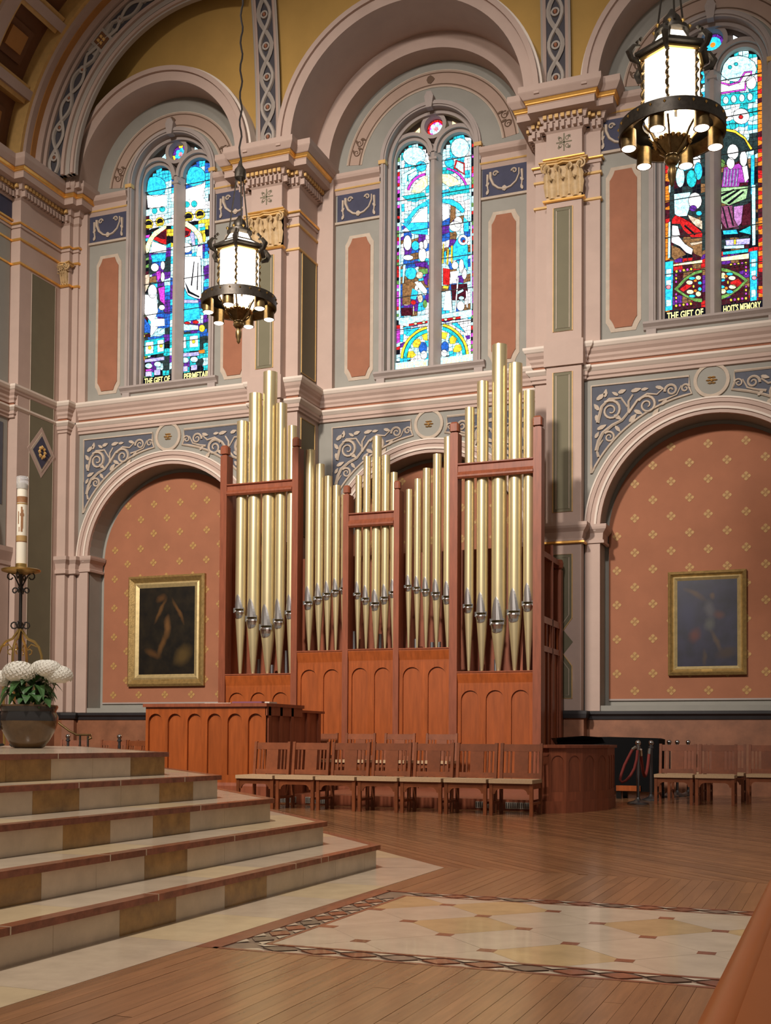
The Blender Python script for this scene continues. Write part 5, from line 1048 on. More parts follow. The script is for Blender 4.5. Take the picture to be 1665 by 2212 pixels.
# case back, wind chest and inner pipes behind the front
MB().box(PXS[0][0]+.02, PXS[5][1]-.02, YO+.95, YO+1.0, 0, oz_(800, 1180)).build('back_panel', 'wooddk', org)
ip = MB()
for i in range(34):
    x = PXS[0][1]+.1+(PXS[5][0]-PXS[0][1]-.2)*i/33; hgt = rnd.uniform(1.7, 2.75)+(.35 if 8 < i < 26 else 0)
    ip.lathe([(.012, 1.2), (.035, hgt-.35), (.035, hgt)], (x, YO+rnd.uniform(.45, .8), 0), 8)
ip.build('inner_pipes', 'zinc', org, 'stuff', smooth=.9)
MB().box(PXS[0][1], PXS[5][0], YO+.35, YO+.95, .05, oz_(800, 1460)).build('wind_chest', 'wood', org)
# right side of the case
XS = PXS[5][1]; YR = onX(1206, 1500, XS-.08).y
rp = MB().box(XS-.16, XS, YR-.16, YR, 0, onX(1203, 1225, XS).z); rpo = rp.build('rear_post', 'wooddk', org)
zf = onX(1203, 1225, XS).z; MB().lathe([(.05, 0), (.10, .04), (.11, .12), (.09, .19), (.001, .21)], (XS-.08, YR-.08, zf), 8, True, pi/8).build('finial', 'wooddk', rpo)
zq = lambda y: onX(1195, y, XS).z
for nm, a, b in (('side_rail', 1352, 1338), ('side_rail', 1412, 1400)): MB().box(XS-.09, XS-.02, YO+.24, YR-.16, zq(a), zq(b)).build(nm, 'wood', org)
for i in range(5):
    yy = YO+.32+(YR-YO-.55)*i/4; MB().box(XS-.07, XS-.04, yy-.025, yy+.025, zq(1402), zq(1352)).build('side_slat', 'wood', org)
sp_ = MB().box(XS-.10, XS-.06, YO+.24, YR-.16, 0.05, zq(1412)).build('side_panel', 'wood', org)
for i in range(4):
    yy = YO+.28+(YR-YO-.5)*i/3; MB().box(XS-.06, XS-.03, yy-.04, yy+.04, .05, zq(1412)).build('side_stile', 'wooddk', sp_)
MB().box(XS-.09, XS-.03, YO+.24, YR-.16, zq(1212), zq(1200)).build('side_rail', 'wooddk', org)
MB().box(XS-.45, XS-.40, YO+.3, YR-.2, 0, zq(1200)).build('side_backing', 'wooddk', org)
XLf = PXS[0][0]; MB().box(XLf, XLf+.05, YO+.24, YR, 0, oz_(480, 1050)).build('side_panel', 'wood', org); MB().box(XLf, XLf+.14, YR-.14, YR, 0, oz_(480, 1000)).build('rear_post', 'wooddk', org)
# ------------------------------------------------------------------ chairs
def make_chair():
    c = empty('choir_chair')
    w, d, sh, bh = .262, .235, .43, .92
    for sx in (-1, 1):
        MB().prism([(sx*w-.022, -d-.022, 0), (sx*w+.022, -d-.022, 0), (sx*w+.022, -d+.022, 0), (sx*w-.022, -d+.022, 0)], (0, 0, sh-.02)).build('leg', 'chairwood', c)
        P = [(d-.02, 0), (d+.02, 0), (d+.022, sh), (d+.075, bh), (d+.035, bh), (d-.022, sh)]
        flipfix(MB().prism([(sx*w-.02, y, z) for y, z in P], (.04, 0, 0)).build('leg', 'chairwood', c))
        MB().box(sx*w-.014, sx*w+.014, -d, d, sh-.09, sh-.02).build('side_apron', 'chairwood', c)
        MB().box(sx*w-.011, sx*w+.011, -d, d, .14, .17).build('stretcher', 'chairwood', c)
    # front apron with arched cut-out
    pts = [(-w, sh-.02), (-w, sh-.16), (-w+.05, sh-.155)]+[(-w+.05+.07*(1-math.cos(t)), sh-.155+.065*math.sin(t)) for t in (.4, .8, 1.2, 1.57)]+[(w-.05-.07*(1-math.cos(t)), sh-.155+.065*math.sin(t)) for t in (1.57, 1.2, .8, .4)]+[(w-.05, sh-.155), (w, sh-.16), (w, sh-.02)]
    flipfix(MB().prism([(x, -d-.012, z) for x, z in pts], (0, .024, 0)).build('front_apron', 'chairwood', c))
    MB().box(-w, w, d-.012, d+.012, sh-.09, sh-.02).build('back_apron', 'chairwood', c)
    s = MB().box(-w-.022, w+.022, -d-.05, d-.01, sh-.02, sh+.028).build('seat', 'seat', c)
    def bk(x0, x1, z0, z1, nm, t=.012):
        f = lambda z: d+.055*(z-sh)/(bh-sh)+.01
        MB().prism([(x0, f(z0)-t, z0), (x1, f(z0)-t, z0), (x1, f(z1)-t, z1), (x0, f(z1)-t, z1)], (0, 2*t, 0)).build(nm, 'chairwood', c)
    bk(-w+.02, w-.02, .81, .905, 'top_rail', .014); bk(-w+.02, w-.02, .465, .53, 'bottom_rail', .014)
    bk(-.092, .092, .53, .81, 'splat')
    for sx in (-1, 1):
        for x in (.142, .195): bk(sx*x-.011, sx*x+.011, .53, .81, 'slat', .009)
    return c
chair0 = make_chair(); used = [False]
def chair(x, y, rz, label, group, z=0.0):
    o = chair0 if not used[0] else copy_tree(chair0); used[0] = True
    o.location = (x, y, z); o.rotation_euler = (0, 0, rz); tag(o, label, 'chair', group); return o
FR = [-7.47+.6*i for i in range(7)]
lab = ['mission style wooden chair with tan seat standing before the long arched console', 'wooden chair with tan seat, next to the chair standing before the long arched console', 'wooden chair with tan seat, third in the front choir row counted from the long console', 'wooden chair with tan seat in the middle of the seven chair choir row', 'wooden chair with tan seat, third in the front choir row counted from the bowed podium', 'wooden chair with tan seat, second in the front choir row from the bowed podium', 'wooden chair with tan seat at the choir row end touching the bowed podium']
for i, x in enumerate(FR): chair(x+.0, 14.43+.012*i, 0, lab[i], 'front choir row')
riser = MB(); riser.box(-7.45, -3.86, 15.35, 19.35, 0, .15); riser.box(-9.6, -7.45, 18.35, 19.35, 0, .15)
ris = riser.build('choir_riser', 'wooddk'); tag(ris, 'low wooden choir riser with pale vent grilles behind the front chair row', 'platform')
for a, b in ((1027, 1068), (1092, 1149), (600, 640), (660, 705)):
    xa, xb = onY(a, 1745, 15.35).x, onY(b, 1745, 15.35).x; g = MB().box(xa, xb, 15.335, 15.352, .025, .115).build('vent_grille', 'grille', ris)
    s = MB(); n = int((xb-xa)/.03)
    for i in range(n): s.box(xa+.01+i*.03, xa+.022+i*.03, 15.328, 15.336, .035, .105)
    s.build('grille_bars', 'steel', g, 'stuff')
for i, xp in enumerate((697, 777.5, 862.5, 953)):
    chair(onY(xp, 1590, 18.75).x, 18.5, 0, ['wooden chair on the riser behind the row, nearest the long console', 'wooden chair on the riser, second from the long console', 'wooden chair on the riser, second from the tall right organ tower', 'wooden chair on the riser before the tall right organ tower'][i], 'chairs on the choir riser', .15)
rc_ = [(onZ(1456, 1738).x, 18.1, 'wooden chair with tan seat beside the velvet rope stanchions'), (onZ(1549, 1738).x, 18.12, 'wooden chair with tan seat, second from the velvet rope stanchions'), (-1.06, 18.95, 'wooden chair set back a little, farthest from the velvet rope stanchions')]
for x, y, l in rc_: chair(x, y+.05, 0, l, 'chairs under the blue painting')
chair(-2.32, 19.5, 0, 'wooden chair hidden behind the chair beside the rope stanchions', 'second row under the blue painting'); chair(-1.70, 19.5, 0, 'wooden chair hidden behind the second chair from the rope stanchions', 'second row under the blue painting')
# chairs far left behind the platform
for i, xp in enumerate((150, 232, 275, 308)):
    p = onY(xp, 1600, (19.6, 19.6, 18.2, 20.6)[i]); chair(p.x, p.y, (.3, .15, -.2, .1)[i], ['wooden chair seen over the platform edge behind the black planter rail', 'wooden chair seen over the platform edge between handrail and ball stanchion', 'wooden chair turned aside between ball stanchion and long console', 'wooden chair half hidden behind the end of the long console'][i], 'chairs behind the platform', .0)
# ------------------------------------------------------------------ long console and bowed podium
con = empty('organ_console', (0, 0, 0)); tag(con, 'long reddish wooden console with tall arched panels beside the choir chairs', 'console')
cz = 1.48; cA, cB = onZ(325, 1521, cz), onZ(585, 1519.5, cz); cy = 15.15
x0, x1 = cA.x, cB.x
MB().box(x0-.03, x1+.03, cy-.04, cy+1.25, cz-.05, cz).build('top', 'wooddk', con)
arched_panel(x0, x1, cy, .30, cz-.05, 6, 'wood', con, 'front_panel', .04, zbase=.42)
MB().sweep([(x0, cy+1.2), (x0, cy-.0), (x1, cy-.0), (x1, cy+1.2)], [(0, 0), (.03, 0), (.03, .26), (.015, .3), (0, .31)]).build('plinth', 'wooddk', con)
MB().box(x0, x1-.005, cy+.07, cy+1.2, .02, cz-.06).build('carcass', 'wooddk', con)
for i in range(3): MB().box(x1-.01, x1+.02, cy+.05+i*.38, cy+.13+i*.38, .3, cz-.05).build('side_stile', 'wooddk', con)
MB().box(x1-.01, x1+.02, cy, cy+1.2, cz-.18, cz-.05).build('side_rail', 'wooddk', con)
con2 = empty('organ_bench_screen', (0, 0, 0)); tag(con2, 'lower dark wooden screen standing behind the long console', 'screen')
qx = x1-.42
MB().box(qx-1.3, qx+.05, cy+1.27, cy+2.9, cz-.09, cz-.05).build('top', 'wooddk', con2); MB().box(qx-1.3, qx, cy+1.30, cy+2.85, 0, cz-.09).build('carcass', 'wooddk', con2)
for i in range(4): MB().box(qx, qx+.03, cy+1.34+i*.45, cy+1.44+i*.45, .1, cz-.09).build('stile', 'wooddk', con2)
bk_ = MB().box(x0+1.35, x0+1.85, cy+.25, cy+.6, cz, cz+.035).build('folded_cloth', 'cloth'); tag(bk_, 'folded purple cloth lying on top of the long console', 'cloth')
sh_ = MB().box(x0+.85, x0+1.3, cy+.3, cy+.62, cz, cz+.02).build('paper_stack', 'paper'); tag(sh_, 'pale stack of paper lying on the long console beside the purple cloth', 'paper')
sh2 = MB().box(x0+1.9, x0+1.98, cy+.25, cy+.5, cz, cz+.03).build('card', 'paper'); tag(sh2, 'small pale card on the console at the end of the purple cloth', 'paper')
pod = empty('bowed_podium', (0, 0, 0)); tag(pod, 'low dark wooden podium with bowed arched front beside the choir chairs', 'podium')
base = [(-3.56, 14.95), (-3.36, 15.12), (-3.20, 15.42), (-3.08, 15.78), (-2.99, 16.15), (-3.06, 17.1), (-3.72, 17.1), (-3.72, 14.98)]
def inset(P, e):
    c = (sum(p[0] for p in P)/len(P), sum(p[1] for p in P)/len(P)); return [(c[0]+(x-c[0])*(1-e), c[1]+(y-c[1])*(1-e)) for x, y in P]
pb = inset(base, .03); zt = .90
flipfix(MB().prism([(x, y, .0) for x, y in base], (0, 0, .16)).build('plinth', 'wooddk', pod))
flipfix(MB().prism([(x, y, .16) for x, y in inset(base, .05)], (0, 0, zt-.20)).build('carcass', 'wooddk', pod))
flipfix(MB().prism([(x, y, zt-.04) for x, y in inset(base, -.04)], (0, 0, .04)).build('top', 'wooddk', pod))
for i in range(5):
    a, b = Vector(pb[i]), Vector(pb[i+1]); L = (b-a).length
    o = arched_panel(0, L, 0, .16, zt-.04, 1 if L < .6 else 3, 'wooddk', pod, 'arched_panel', .015)
    for ob in [o]+list(o.children):
        pass
    o.location = (a.x, a.y, 0); o.rotation_euler = (0, 0, math.atan2(b.y-a.y, b.x-a.x))
# ------------------------------------------------------------------ covered piano
pia = empty('covered_piano', (0, 0, 0)); tag(pia, 'black covered piano standing behind the bowed podium', 'piano')
pl, pr_ = onY(1330, 1650, 19.5).x, onY(1421, 1650, 19.5).x
P = [(pl-.9, 0.0), (pr_, 0.0), (pr_+.02, .98), (pr_-.05, 1.0), (pl-.1, 1.02), (pl-.55, 1.01), (pl-.85, .96), (pl-1.0, .88), (pl-.95, .5)]
flipfix(MB().prism([(x, 19.45, .12+z*.89) for x, z in P], (0, .75, 0)).build('cover', 'blackmat', pia))
flipfix(MB().prism([(pl-1.05, 19.25, 1.0), (pl-.5, 19.22, 1.04), (pl-.2, 19.3, 1.02), (pl-.3, 19.5, .98), (pl-1.05, 19.5, .94)], (0, .3, -.1)).build('cover_fold', 'black', pia))
MB().box(pl+.02, pl+.42, 19.40, 19.46, .13, .22).build('pedal_board', 'wood', pia)
for x in (pl-.85, pl+.02, pr_-.06): MB().box(x, x+.08, 19.42, 19.5, 0, .14).build('foot', 'black', pia); MB().box(x, x+.08, 20.05, 20.14, 0, .14).build('foot', 'black', pia)
# ------------------------------------------------------------------ stanchions with velvet ropes
def stanchion(x, y, label, z=0, h=.97, group='rope stanchions'):
    s = empty('rope_stanchion', (x, y, z)); tag(s, label, 'stanchion', group)
    MB().lathe([(.165, 0), (.165, .015), (.15, .03), (.07, .05), (.04, .075), (.028, .10)], n=24).build('base', 'steel', s, smooth=.6)
    MB().lathe([(.024, .09), (.024, h-.13), (.04, h-.125), (.04, h-.10), (.028, h-.09), (.028, h-.07)], n=14).build('pole', 'steel', s, smooth=.6)
    MB().lathe([(.02, h-.08)]+[(.043*math.sin(pi*i/8)+.001, h-.04-.043*math.cos(pi*i/8)) for i in range(1, 9)], n=14).build('ball', 'chrome', s, smooth=1)
    return s
sA, sB = onZ(1378, 1737), onZ(1406, 1728); sB.y = 19.0; sB.x = onY(1406, 1728, 19.0).x
stanchion(sA.x, sA.y, 'black stanchion with round cap holding two red velvet ropes'); stanchion(sB.x, sB.y, 'second stanchion with round cap behind the rope loop, before the piano')
def rope(p, q, sag, label, n=18):
    r = empty('velvet_rope', (0, 0, 0)); tag(r, label, 'rope', 'velvet ropes')
    P = [Vector(p).lerp(Vector(q), i/n)+Vector((0, 0, -sag*(1-(2*i/n-1)**2))) for i in range(n+1)]
    MB().tube(P[1:-1], .024, 8).build('cord', 'rope', r, smooth=1)
    for a, b in ((P[0], P[1]), (P[-1], P[-2])): MB().tube([a, b], .028, 8).build('rope_end', 'chrome', r, smooth=1)
rope((sA.x+.03, sA.y+.03, .83), (sB.x-.02, sB.y-.04, .83), .42, 'red velvet rope hanging between the two capped stanchions')
rope((sA.x-.03, sA.y, .83), (sA.x-.16, sA.y+.10, .83), 0, 'x') if False else None
r2 = empty('velvet_rope', (0, 0, 0)); tag(r2, 'red velvet rope looped down loosely on the front stanchion beside the podium', 'rope', 'velvet ropes')
lp_ = [onY(x, y, sA.y-.03) for x, y in ((1377, 1620), (1375, 1640), (1370, 1660), (1362, 1675), (1352, 1686), (1343, 1690), (1339, 1684), (1342, 1672), (1349, 1652), (1357, 1636), (1366, 1619))]
MB().tube(lp_, .022, 8).build('cord', 'rope', r2, smooth=1)
MB().tube([onY(1378, 1610, sA.y-.03), lp_[0]], .026, 8).build('rope_end', 'chrome', r2, smooth=1); MB().tube([onY(1374, 1613, sA.y-.03), lp_[-1]], .026, 8).build('rope_end', 'chrome', r2, smooth=1)
for i, xp in enumerate((1445, 1462.5, 1486)):
    p = onY(xp, 1600, 20.45+.35*i); stanchion(p.x, p.y, ['ball topped stanchion seen over the chair beside the velvet ropes', 'ball topped stanchion, middle one of three behind the chairs', 'ball topped stanchion farthest from the piano behind the chairs'][i], 0, .985, 'stored stanchions behind the chairs')
for i, xp in enumerate((147, 258)):
    p = onY(xp, 1600, 17.2); stanchion(p.x, p.y, ['ball topped stanchion behind the platform next to the handrail', 'ball topped stanchion behind the platform beside a turned chair'][i], 0, 1.02, 'stanchions behind the platform')
hr = empty('handrail', (0, 0, 0)); tag(hr, 'slim bronze handrail with sloping end behind the altar platform', 'handrail')
Yh = 16.2; hp = [onY(x, y, Yh) for x, y in ((110, 1545), (130, 1564), (150, 1579), (166, 1587.5), (196, 1587.5), (197.5, 1594), (192, 1596))]
MB().tube(hp, .018, 8).build('rail', 'bronze', hr, smooth=1)
for xp, yp in ((173, 1588), (190, 1590)): p = onY(xp, yp, Yh); MB().tube([(p.x, p.y, 0), (p.x, p.y, p.z)], .018, 8).build('post', 'bronzedk', hr, smooth=1)
# ------------------------------------------------------------------ hydrangea pot
pot_c = Vector((-7.36, 9.26, .85))
sc_ = 10.9/F
pt = empty('planter_pot', pot_c); tag(pt, 'large glazed brown pot with dark glossy rim on the altar platform', 'pot')
prof = [(.125, 0), (.15, .01), (.20, .08), (.255, .18), (.278, .26), (.275, .31), (.255, .345), (.255, .36), (.275, .405), (.27, .42), (.235, .415), (.225, .36)]
MB().lathe(prof, n=40, cap=False).build('body', 'pot', pt, smooth=.9)
MB().lathe([(.2785, .265), (.2775, .31), (.258, .343), (.2575, .362), (.2765, .40), (.276, .402)], n=40, cap=False).build('glaze_band', 'potdk', pt, smooth=.9)
MB().lathe([(.001, 0), (.125, 0)], n=30, cap=False).build('foot', 'potdk', pt)
gl = MB()
for a, z, s in ((-2.6, .28, .06), (-2.45, .22, .045), (-2.3, .27, .04)):
    gl.cbox((.272*math.cos(a), .272*math.sin(a), z), (.012, s, .05), (Vector((math.cos(a), math.sin(a), 0)), Vector((-math.sin(a), math.cos(a), 0)), Vector((0, 0, 1))))
gl.build('glaze_drip', 'potdk', pt)
MB().lathe([(.001, .375), (.23, .375)], n=24, cap=False).build('soil', 'soil', pt)
hy = empty('hydrangea', (pot_c.x, pot_c.y, pot_c.z+.37)); tag(hy, 'white hydrangea with round flower heads and large green leaves in the glazed pot', 'flower')
ru = (Vector((math.cos(YAW), math.sin(YAW), 0)), Vector((-math.sin(YAW), math.cos(YAW), 0)))
FL = [(-.27, .02, .30, .10), (-.07, -.10, .355, .135), (.12, .06, .40, .11), (.30, -.06, .335, .115), (.21, -.1, .39, .11), (-.17, .14, .36, .12), (.05, .18, .36, .12)]
petal = MB()
for k in range(4):
    a = k*pi/2; u, v = Vector((math.cos(a), math.sin(a), 0)), Vector((-math.sin(a), math.cos(a), 0))
    petal.poly([(0, 0, 0), u*.010+v*.010+Vector((0, 0, .003)), u*.021+Vector((0, 0, .001)), u*.010-v*.010+Vector((0, 0, .003))])
for (lx, ly, lz, r) in FL:
    r *= 1.18
    c = ru[0]*lx+ru[1]*ly+Vector((0, 0, lz))
    fh = MB(); fh.lathe([(.001, -.07)]+[(r*.86*math.sin(pi*(i+2)/10), -r*.62*math.cos(pi*(i+2)/10)) for i in range(0, 8)]+[(.001, r*.6)], c, 16, False)
    head = fh.build('flower_head', 'petal', hy, smooth=1)
    fm = MB()
    for i in range(150):
        z = 1-1.45*(i+.5)/150; a = i*2.39996; rr = math.sqrt(max(0, 1-z*z)); n = Vector((rr*math.cos(a), rr*math.sin(a), z))
        q = n.to_track_quat('Z', 'Y'); pos = c+Vector((n.x*r, n.y*r, n.z*r*.72)); jit = Matrix.Rotation(rnd.random()*pi, 3, 'Z')
        b = len(fm.v)
        for v in petal.v: w = q @ (jit @ Vector(v)); fm.v.append(tuple(pos+w))
        for f in petal.f: fm.f.append(tuple(b+j for j in f))
    fm.build('florets', 'petal', head, 'stuff')
    MB().tube([(c.x*.35, c.y*.35, 0), (c.x*.8, c.y*.8, lz*.55), tuple(c)], .006, 6).build('stem', 'stem', hy, smooth=1)
def leaf(c, d, L, w, droop):
    d = Vector(d).normalized(); s = d.cross(Vector((0, 0, 1))).normalized(); mb = MB(); rows = []
    for t, ww in ((0, .08), (.2, .7), (.45, 1), (.7, .8), (.9, .35), (1, .02)):
        p = Vector(c)+d*(L*t)+Vector((0, 0, .06*math.sin(pi*t)-droop*t*t)); rows.append([tuple(p-s*w*ww+Vector((0, 0, .012*ww))), tuple(p), tuple(p+s*w*ww+Vector((0, 0, .012*ww)))])
    for i in range(5):
        for k in range(2): mb.quad(rows[i][k], rows[i][k+1], rows[i+1][k+1], rows[i+1][k])
    return mb.build('leaf', 'leaf', hy, smooth=1)
for i in range(46):
    a = i*2.39996; r = rnd.uniform(.03, .16); leaf((r*math.cos(a), r*math.sin(a), rnd.uniform(.05, .30)), (math.cos(a), math.sin(a), rnd.uniform(-.05, .2)), rnd.uniform(.13, .21), rnd.uniform(.045, .075), rnd.uniform(.02, .12))
# ------------------------------------------------------------------ paschal candle on wrought iron stand
cs = onZ(43, 1611.0, .85); dd = 12.3; dr = ray(43, 1400); cs = CAM+dr*(dd/dr.dot(FW)); cs.z = .85
def czl(y): return .95+( (CAM+ray(43, y)*(dd/ray(43, y).dot(FW))).z-.95)-.85
st = empty('candle_stand', cs); tag(st, 'tall wrought iron candle stand with scrolls and gilded legs behind the hydrangea', 'candle stand')
zp = czl(1233); px2 = dd/F
MB().tube([(0, 0, czl(1480)), (0, 0, zp)], .018, 8).build('pole', 'iron', st, smooth=1)
MB().lathe([(.06, zp-.035), (.15, zp-.02), (.20, zp-.005), (.205, zp+.012), (.19, zp+.02), (.02, zp+.015)], n=30).build('drip_plate', 'brass', st, smooth=.5)
def scroll(pts, r, mt, nm, ang): 
    u = Vector((math.cos(ang), math.sin(ang), 0)); MB().tube([tuple(u*x+Vector((0, 0, z))) for x, z in pts], r, 6).build(nm, mt, st, smooth=1)
za_ = czl(1270); zb_ = czl(1355); zc_ = czl(1392)
for k in range(4):
    a = YAW+k*pi/2
    scroll([(0, za_-.02), (.03, za_+.05), (.07, za_+.13), (.11, za_+.16)]+[(.115+.03*math.cos(t), za_+.125+.035*math.sin(t)) for t in (1.2, .5, -.3, -1.1, -2, -2.8)], .008, 'iron', 'scroll', a)
    scroll([(0, za_+.03), (.03, za_-.02), (.06, za_-.05)]+[(.06+.028*math.cos(t), za_-.025+.028*math.sin(t)) for t in (-1.2, -.4, .4, 1.2, 2, 2.8)], .008, 'iron', 'scroll', a)
    scroll([(0, zb_-.03), (.03, zb_+.0), (.05, zb_+.04)]+[(.065+.035*math.cos(t), zb_+.02+.035*math.sin(t)) for t in (2.2, 1.4, .6, -.2, -1.0, -1.8, -2.6)], .008, 'iron', 'scroll', a)
    scroll([(.01, zb_-.02), (.08, zc_+.06), (.15, zc_+.03), (.20, zc_-.03), (.23, zc_-.12), (.235, zc_-.22), (.22, zc_-.34), (.17, zc_-.46), (.15, 0.03)], .014, 'brass', 'leg', a)
    scroll([(.20, zc_-.03), (.12, zc_+.0), (.07, zc_-.06)]+[(.10+.03*math.cos(t), zc_-.08+.03*math.sin(t)) for t in (2.4, 1.4, .4, -.6, -1.6)], .007, 'brass', 'scroll', a)
    scroll([(.15, .03), (.22, .018), (.26, .03)], .014, 'iron', 'foot', a)
cn_ = empty('paschal_candle', (cs.x, cs.y, cs.z+zp+.016)); tag(cn_, 'thick white paschal candle with brown and gold bands in a glass follower', 'candle')
hc = czl(1032)-zp; r = .054
Z = lambda y: czl(y)-zp
MB().lathe([(r, 0), (r, Z(1048)), (r*.5, Z(1044))], n=24).build('wax', 'wax', cn_, smooth=.6)
MB().lathe([(.062, -.014), (.064, 0), (.058, .06), (.056, .062)], n=24).build('socket', 'brass', cn_, smooth=.6)
for a, b, m_ in ((1088, 1075, 'waxband'), (1172, 1160, 'waxgold'), (1174, 1172, 'waxband'), (1092, 1089, 'waxgold')): MB().lathe([(r+.001, Z(a)), (r+.002, Z(b))], n=24, cap=False).build('band', m_, cn_, smooth=1)
MB().lathe([(.058, Z(1058)), (.062, Z(1055)), (.064, Z(1032)), (.060, Z(1031)), (.05, Z(1033))], n=24, cap=False).build('follower', 'glassy', cn_, smooth=.6)
mk = MB()
for az, y0, y1, w in ((-1.35, 1152, 1098, .008), (-1.15, 1145, 1104, .006), (-1.95, 1135, 1108, .005), (-1.5, 1152, 1142, .02), (-1.28, 1118, 1112, .02)):
    a = az+YAW; 
    for t in (-1, 1): pass
    P = [((r+.0025)*math.cos(a+s*w/r), (r+.0025)*math.sin(a+s*w/r), Z(y)) for s, y in ((-1, y0), (1, y0), (1, y1), (-1, y1))]; mk.poly(P)
mk.build('emblem', 'waxband', cn_)
# ------------------------------------------------------------------ lanterns
def lantern(px, yring, depth, label, group, ytop):
    d = ray(px, yring); c = CAM+d*(depth/d.dot(FW)); q = depth/F/13.3*F
    L = empty('lantern', (c.x, c.y, c.z)); tag(L, label, 'lantern', group)
    R = .60; rb = .35; z0, z1 = .06, .74; n = 6
    vf = (CAM-c); vf = Vector((vf.x, vf.y, 0)).normalized(); vr = Vector((-vf.y, vf.x, 0))
    def ang_(th): v = vf*math.cos(th)+vr*math.sin(th); return math.atan2(v.y, v.x)
    a0 = ang_(math.radians(-8))
    def hexp(r, z, k): a = a0+k*2*pi/n; return Vector((r*math.cos(a), r*math.sin(a), z))
    # ring band
    MB().lathe([(R, -.13), (R, .02), (R-.02, .035), (R-.02, -.13), (R, -.13)], n=48, cap=False).build('ring_band', 'bronzedk', L, smooth=.6)
    MB().lathe([(R-.14, -.05), (R-.02, -.125), (R-.022, -.12), (R-.142, -.045)], n=48, cap=False).build('ring_skirt', 'bronze', L, smooth=.6)
    MB().lathe([(rb-.02, .03), (rb-.02, .06), (R-.02, .035), (R-.02, .02)], n=48, cap=False).build('ring_plate', 'bronzedk', L, smooth=.6)
    st_ = MB()
    for k in range(24): a = k*2*pi/24; st_.lathe([(.001, -.02), (.018, 0), (.001, .02)], (R*math.cos(a)*1.005, R*math.sin(a)*1.005, -.02), 6, False)
    st_.build('ring_studs', 'brass', L, 'stuff')
    # down lights
    for k in range(6):
        a = ang_(math.radians(-19))+k*pi/3; p = (.49*math.cos(a), .49*math.sin(a), 0)
        f = MB().lathe([(.06, -.03), (.082, -.05), (.088, -.24), (.094, -.26), (.08, -.26), (.05, -.2)], p, 18, False).build('downlight', 'bronze', L, smooth=.6)
        MB().lathe([(.001, -.285), (.045, -.278), (.075, -.262), (.084, -.245)], p, 18, False).build('downlight_bulb', 'bulb', f, smooth=1)
    # body: panes, twisted bars, cornice
    for k in range(n):
        a, b = hexp(rb*.97, z0, k), hexp(rb*.97, z0, k+1); u = Vector((0, 0, z1-z0)); m0 = a.lerp(b, .06); m1 = a.lerp(b, .94)
        MB().quad(m0, m1, m1+u, m0+u).build('pane', 'lamp', L)
        tw = [hexp(rb, z0+(z1-z0)*i/36, k)+Vector((.014*math.cos(i*1.1), .014*math.sin(i*1.1), 0)) for i in range(37)]
        MB().tube(tw, .014, 5).build('twisted_bar', 'bronze', L, smooth=1)
        MB().tube([hexp(rb-.012, z0-.05, k), hexp(rb-.012, z1+.02, k)], .014, 5).build('corner_bar', 'bronzedk', L)
        e0, e1 = hexp(rb+.02, z1, k), hexp(rb+.02, z1, k+1)
        MB().tube([e0, e1], .022, 5).build('cornice_bar', 'brass', L)
        e0, e1 = hexp(rb+.08, z1+.05, k), hexp(rb+.08, z1+.05, k+1)
        MB().tube([e0, e1], .026, 5).build('eave', 'bronzedk', L)
        MB().quad(hexp(rb+.08, z1+.04, k), hexp(rb+.08, z1+.04, k+1), hexp(rb, z1-.01, k+1), hexp(rb, z1-.01, k)).build('soffit', 'bronzedk', L)
        # roof tiers
        tiers = [(rb+.055, z1+.07), (.245, z1+.17), (.235, z1+.19), (.175, z1+.29)]
        for (ra, za), (rc, zc) in ((tiers[0], tiers[1]), (tiers[2], tiers[3])):
            A, B, C, D = hexp(ra, za, k), hexp(ra, za, k+1), hexp(rc, zc, k+1), hexp(rc, zc, k)
            MB().quad(A.lerp(B, .08), A.lerp(B, .92), D.lerp(C, .92), D.lerp(C, .08)).build('roof_pane', 'lamp', L)
        MB().tube([hexp(r_0, z_, k) for r_0, z_ in tiers]+[hexp(.16, z1+.33, k)], .016, 5).build('roof_rib', 'bronzedk', L)
        MB().tube([hexp(.24, z1+.18, k), hexp(.24, z1+.18, k+1)], .014, 5).build('roof_bar', 'bronzedk', L)
        # crest ornament at each corner
        ang = a0+k*2*pi/n; u = Vector((math.cos(ang), math.sin(ang), 0))
        crest = MB(); crest.tube([u*(rb+.03)+Vector((0, 0, z1-.05)), u*(rb+.13)+Vector((0, 0, z1+.0)), u*(rb+.16)+Vector((0, 0, z1+.07)), u*(rb+.10)+Vector((0, 0, z1+.15)), u*(rb+.03)+Vector((0, 0, z1+.16))], [.02, .035, .045, .03, .015], 6)
        for s in ((.12, .13, .03), (.06, .20, .028), (.02, .24, .03)): crest.lathe([(.001, -s[2]), (s[2], 0), (.001, s[2])], u*(rb+s[0])+Vector((0, 0, z1+s[1])), 6, False)
        crest.build('crest', 'bronzedk', L, smooth=1)
        # lower basket
        MB().tube([hexp(rb-.02, z0-.08, k), hexp(.24, -.12, k), hexp(.17, -.26, k), hexp(.07, -.34, k)], .014, 5).build('basket_rib', 'bronze', L, smooth=1)
        A, B, C, D = hexp(rb-.05, z0-.1, k), hexp(rb-.05, z0-.1, k+1), hexp(.2, -.18, k+1), hexp(.2, -.18, k)
        MB().quad(A.lerp(B, .12), A.lerp(B, .88), D.lerp(C, .85), D.lerp(C, .15)).build('basket_pane', 'lamp', L)
        A, B, C, D = hexp(.2, -.19, k), hexp(.2, -.19, k+1), hexp(.07, -.34, k+1), hexp(.07, -.34, k)
        MB().quad(A, B, C, D).build('basket_plate', 'bronze', L)
        lv = MB()
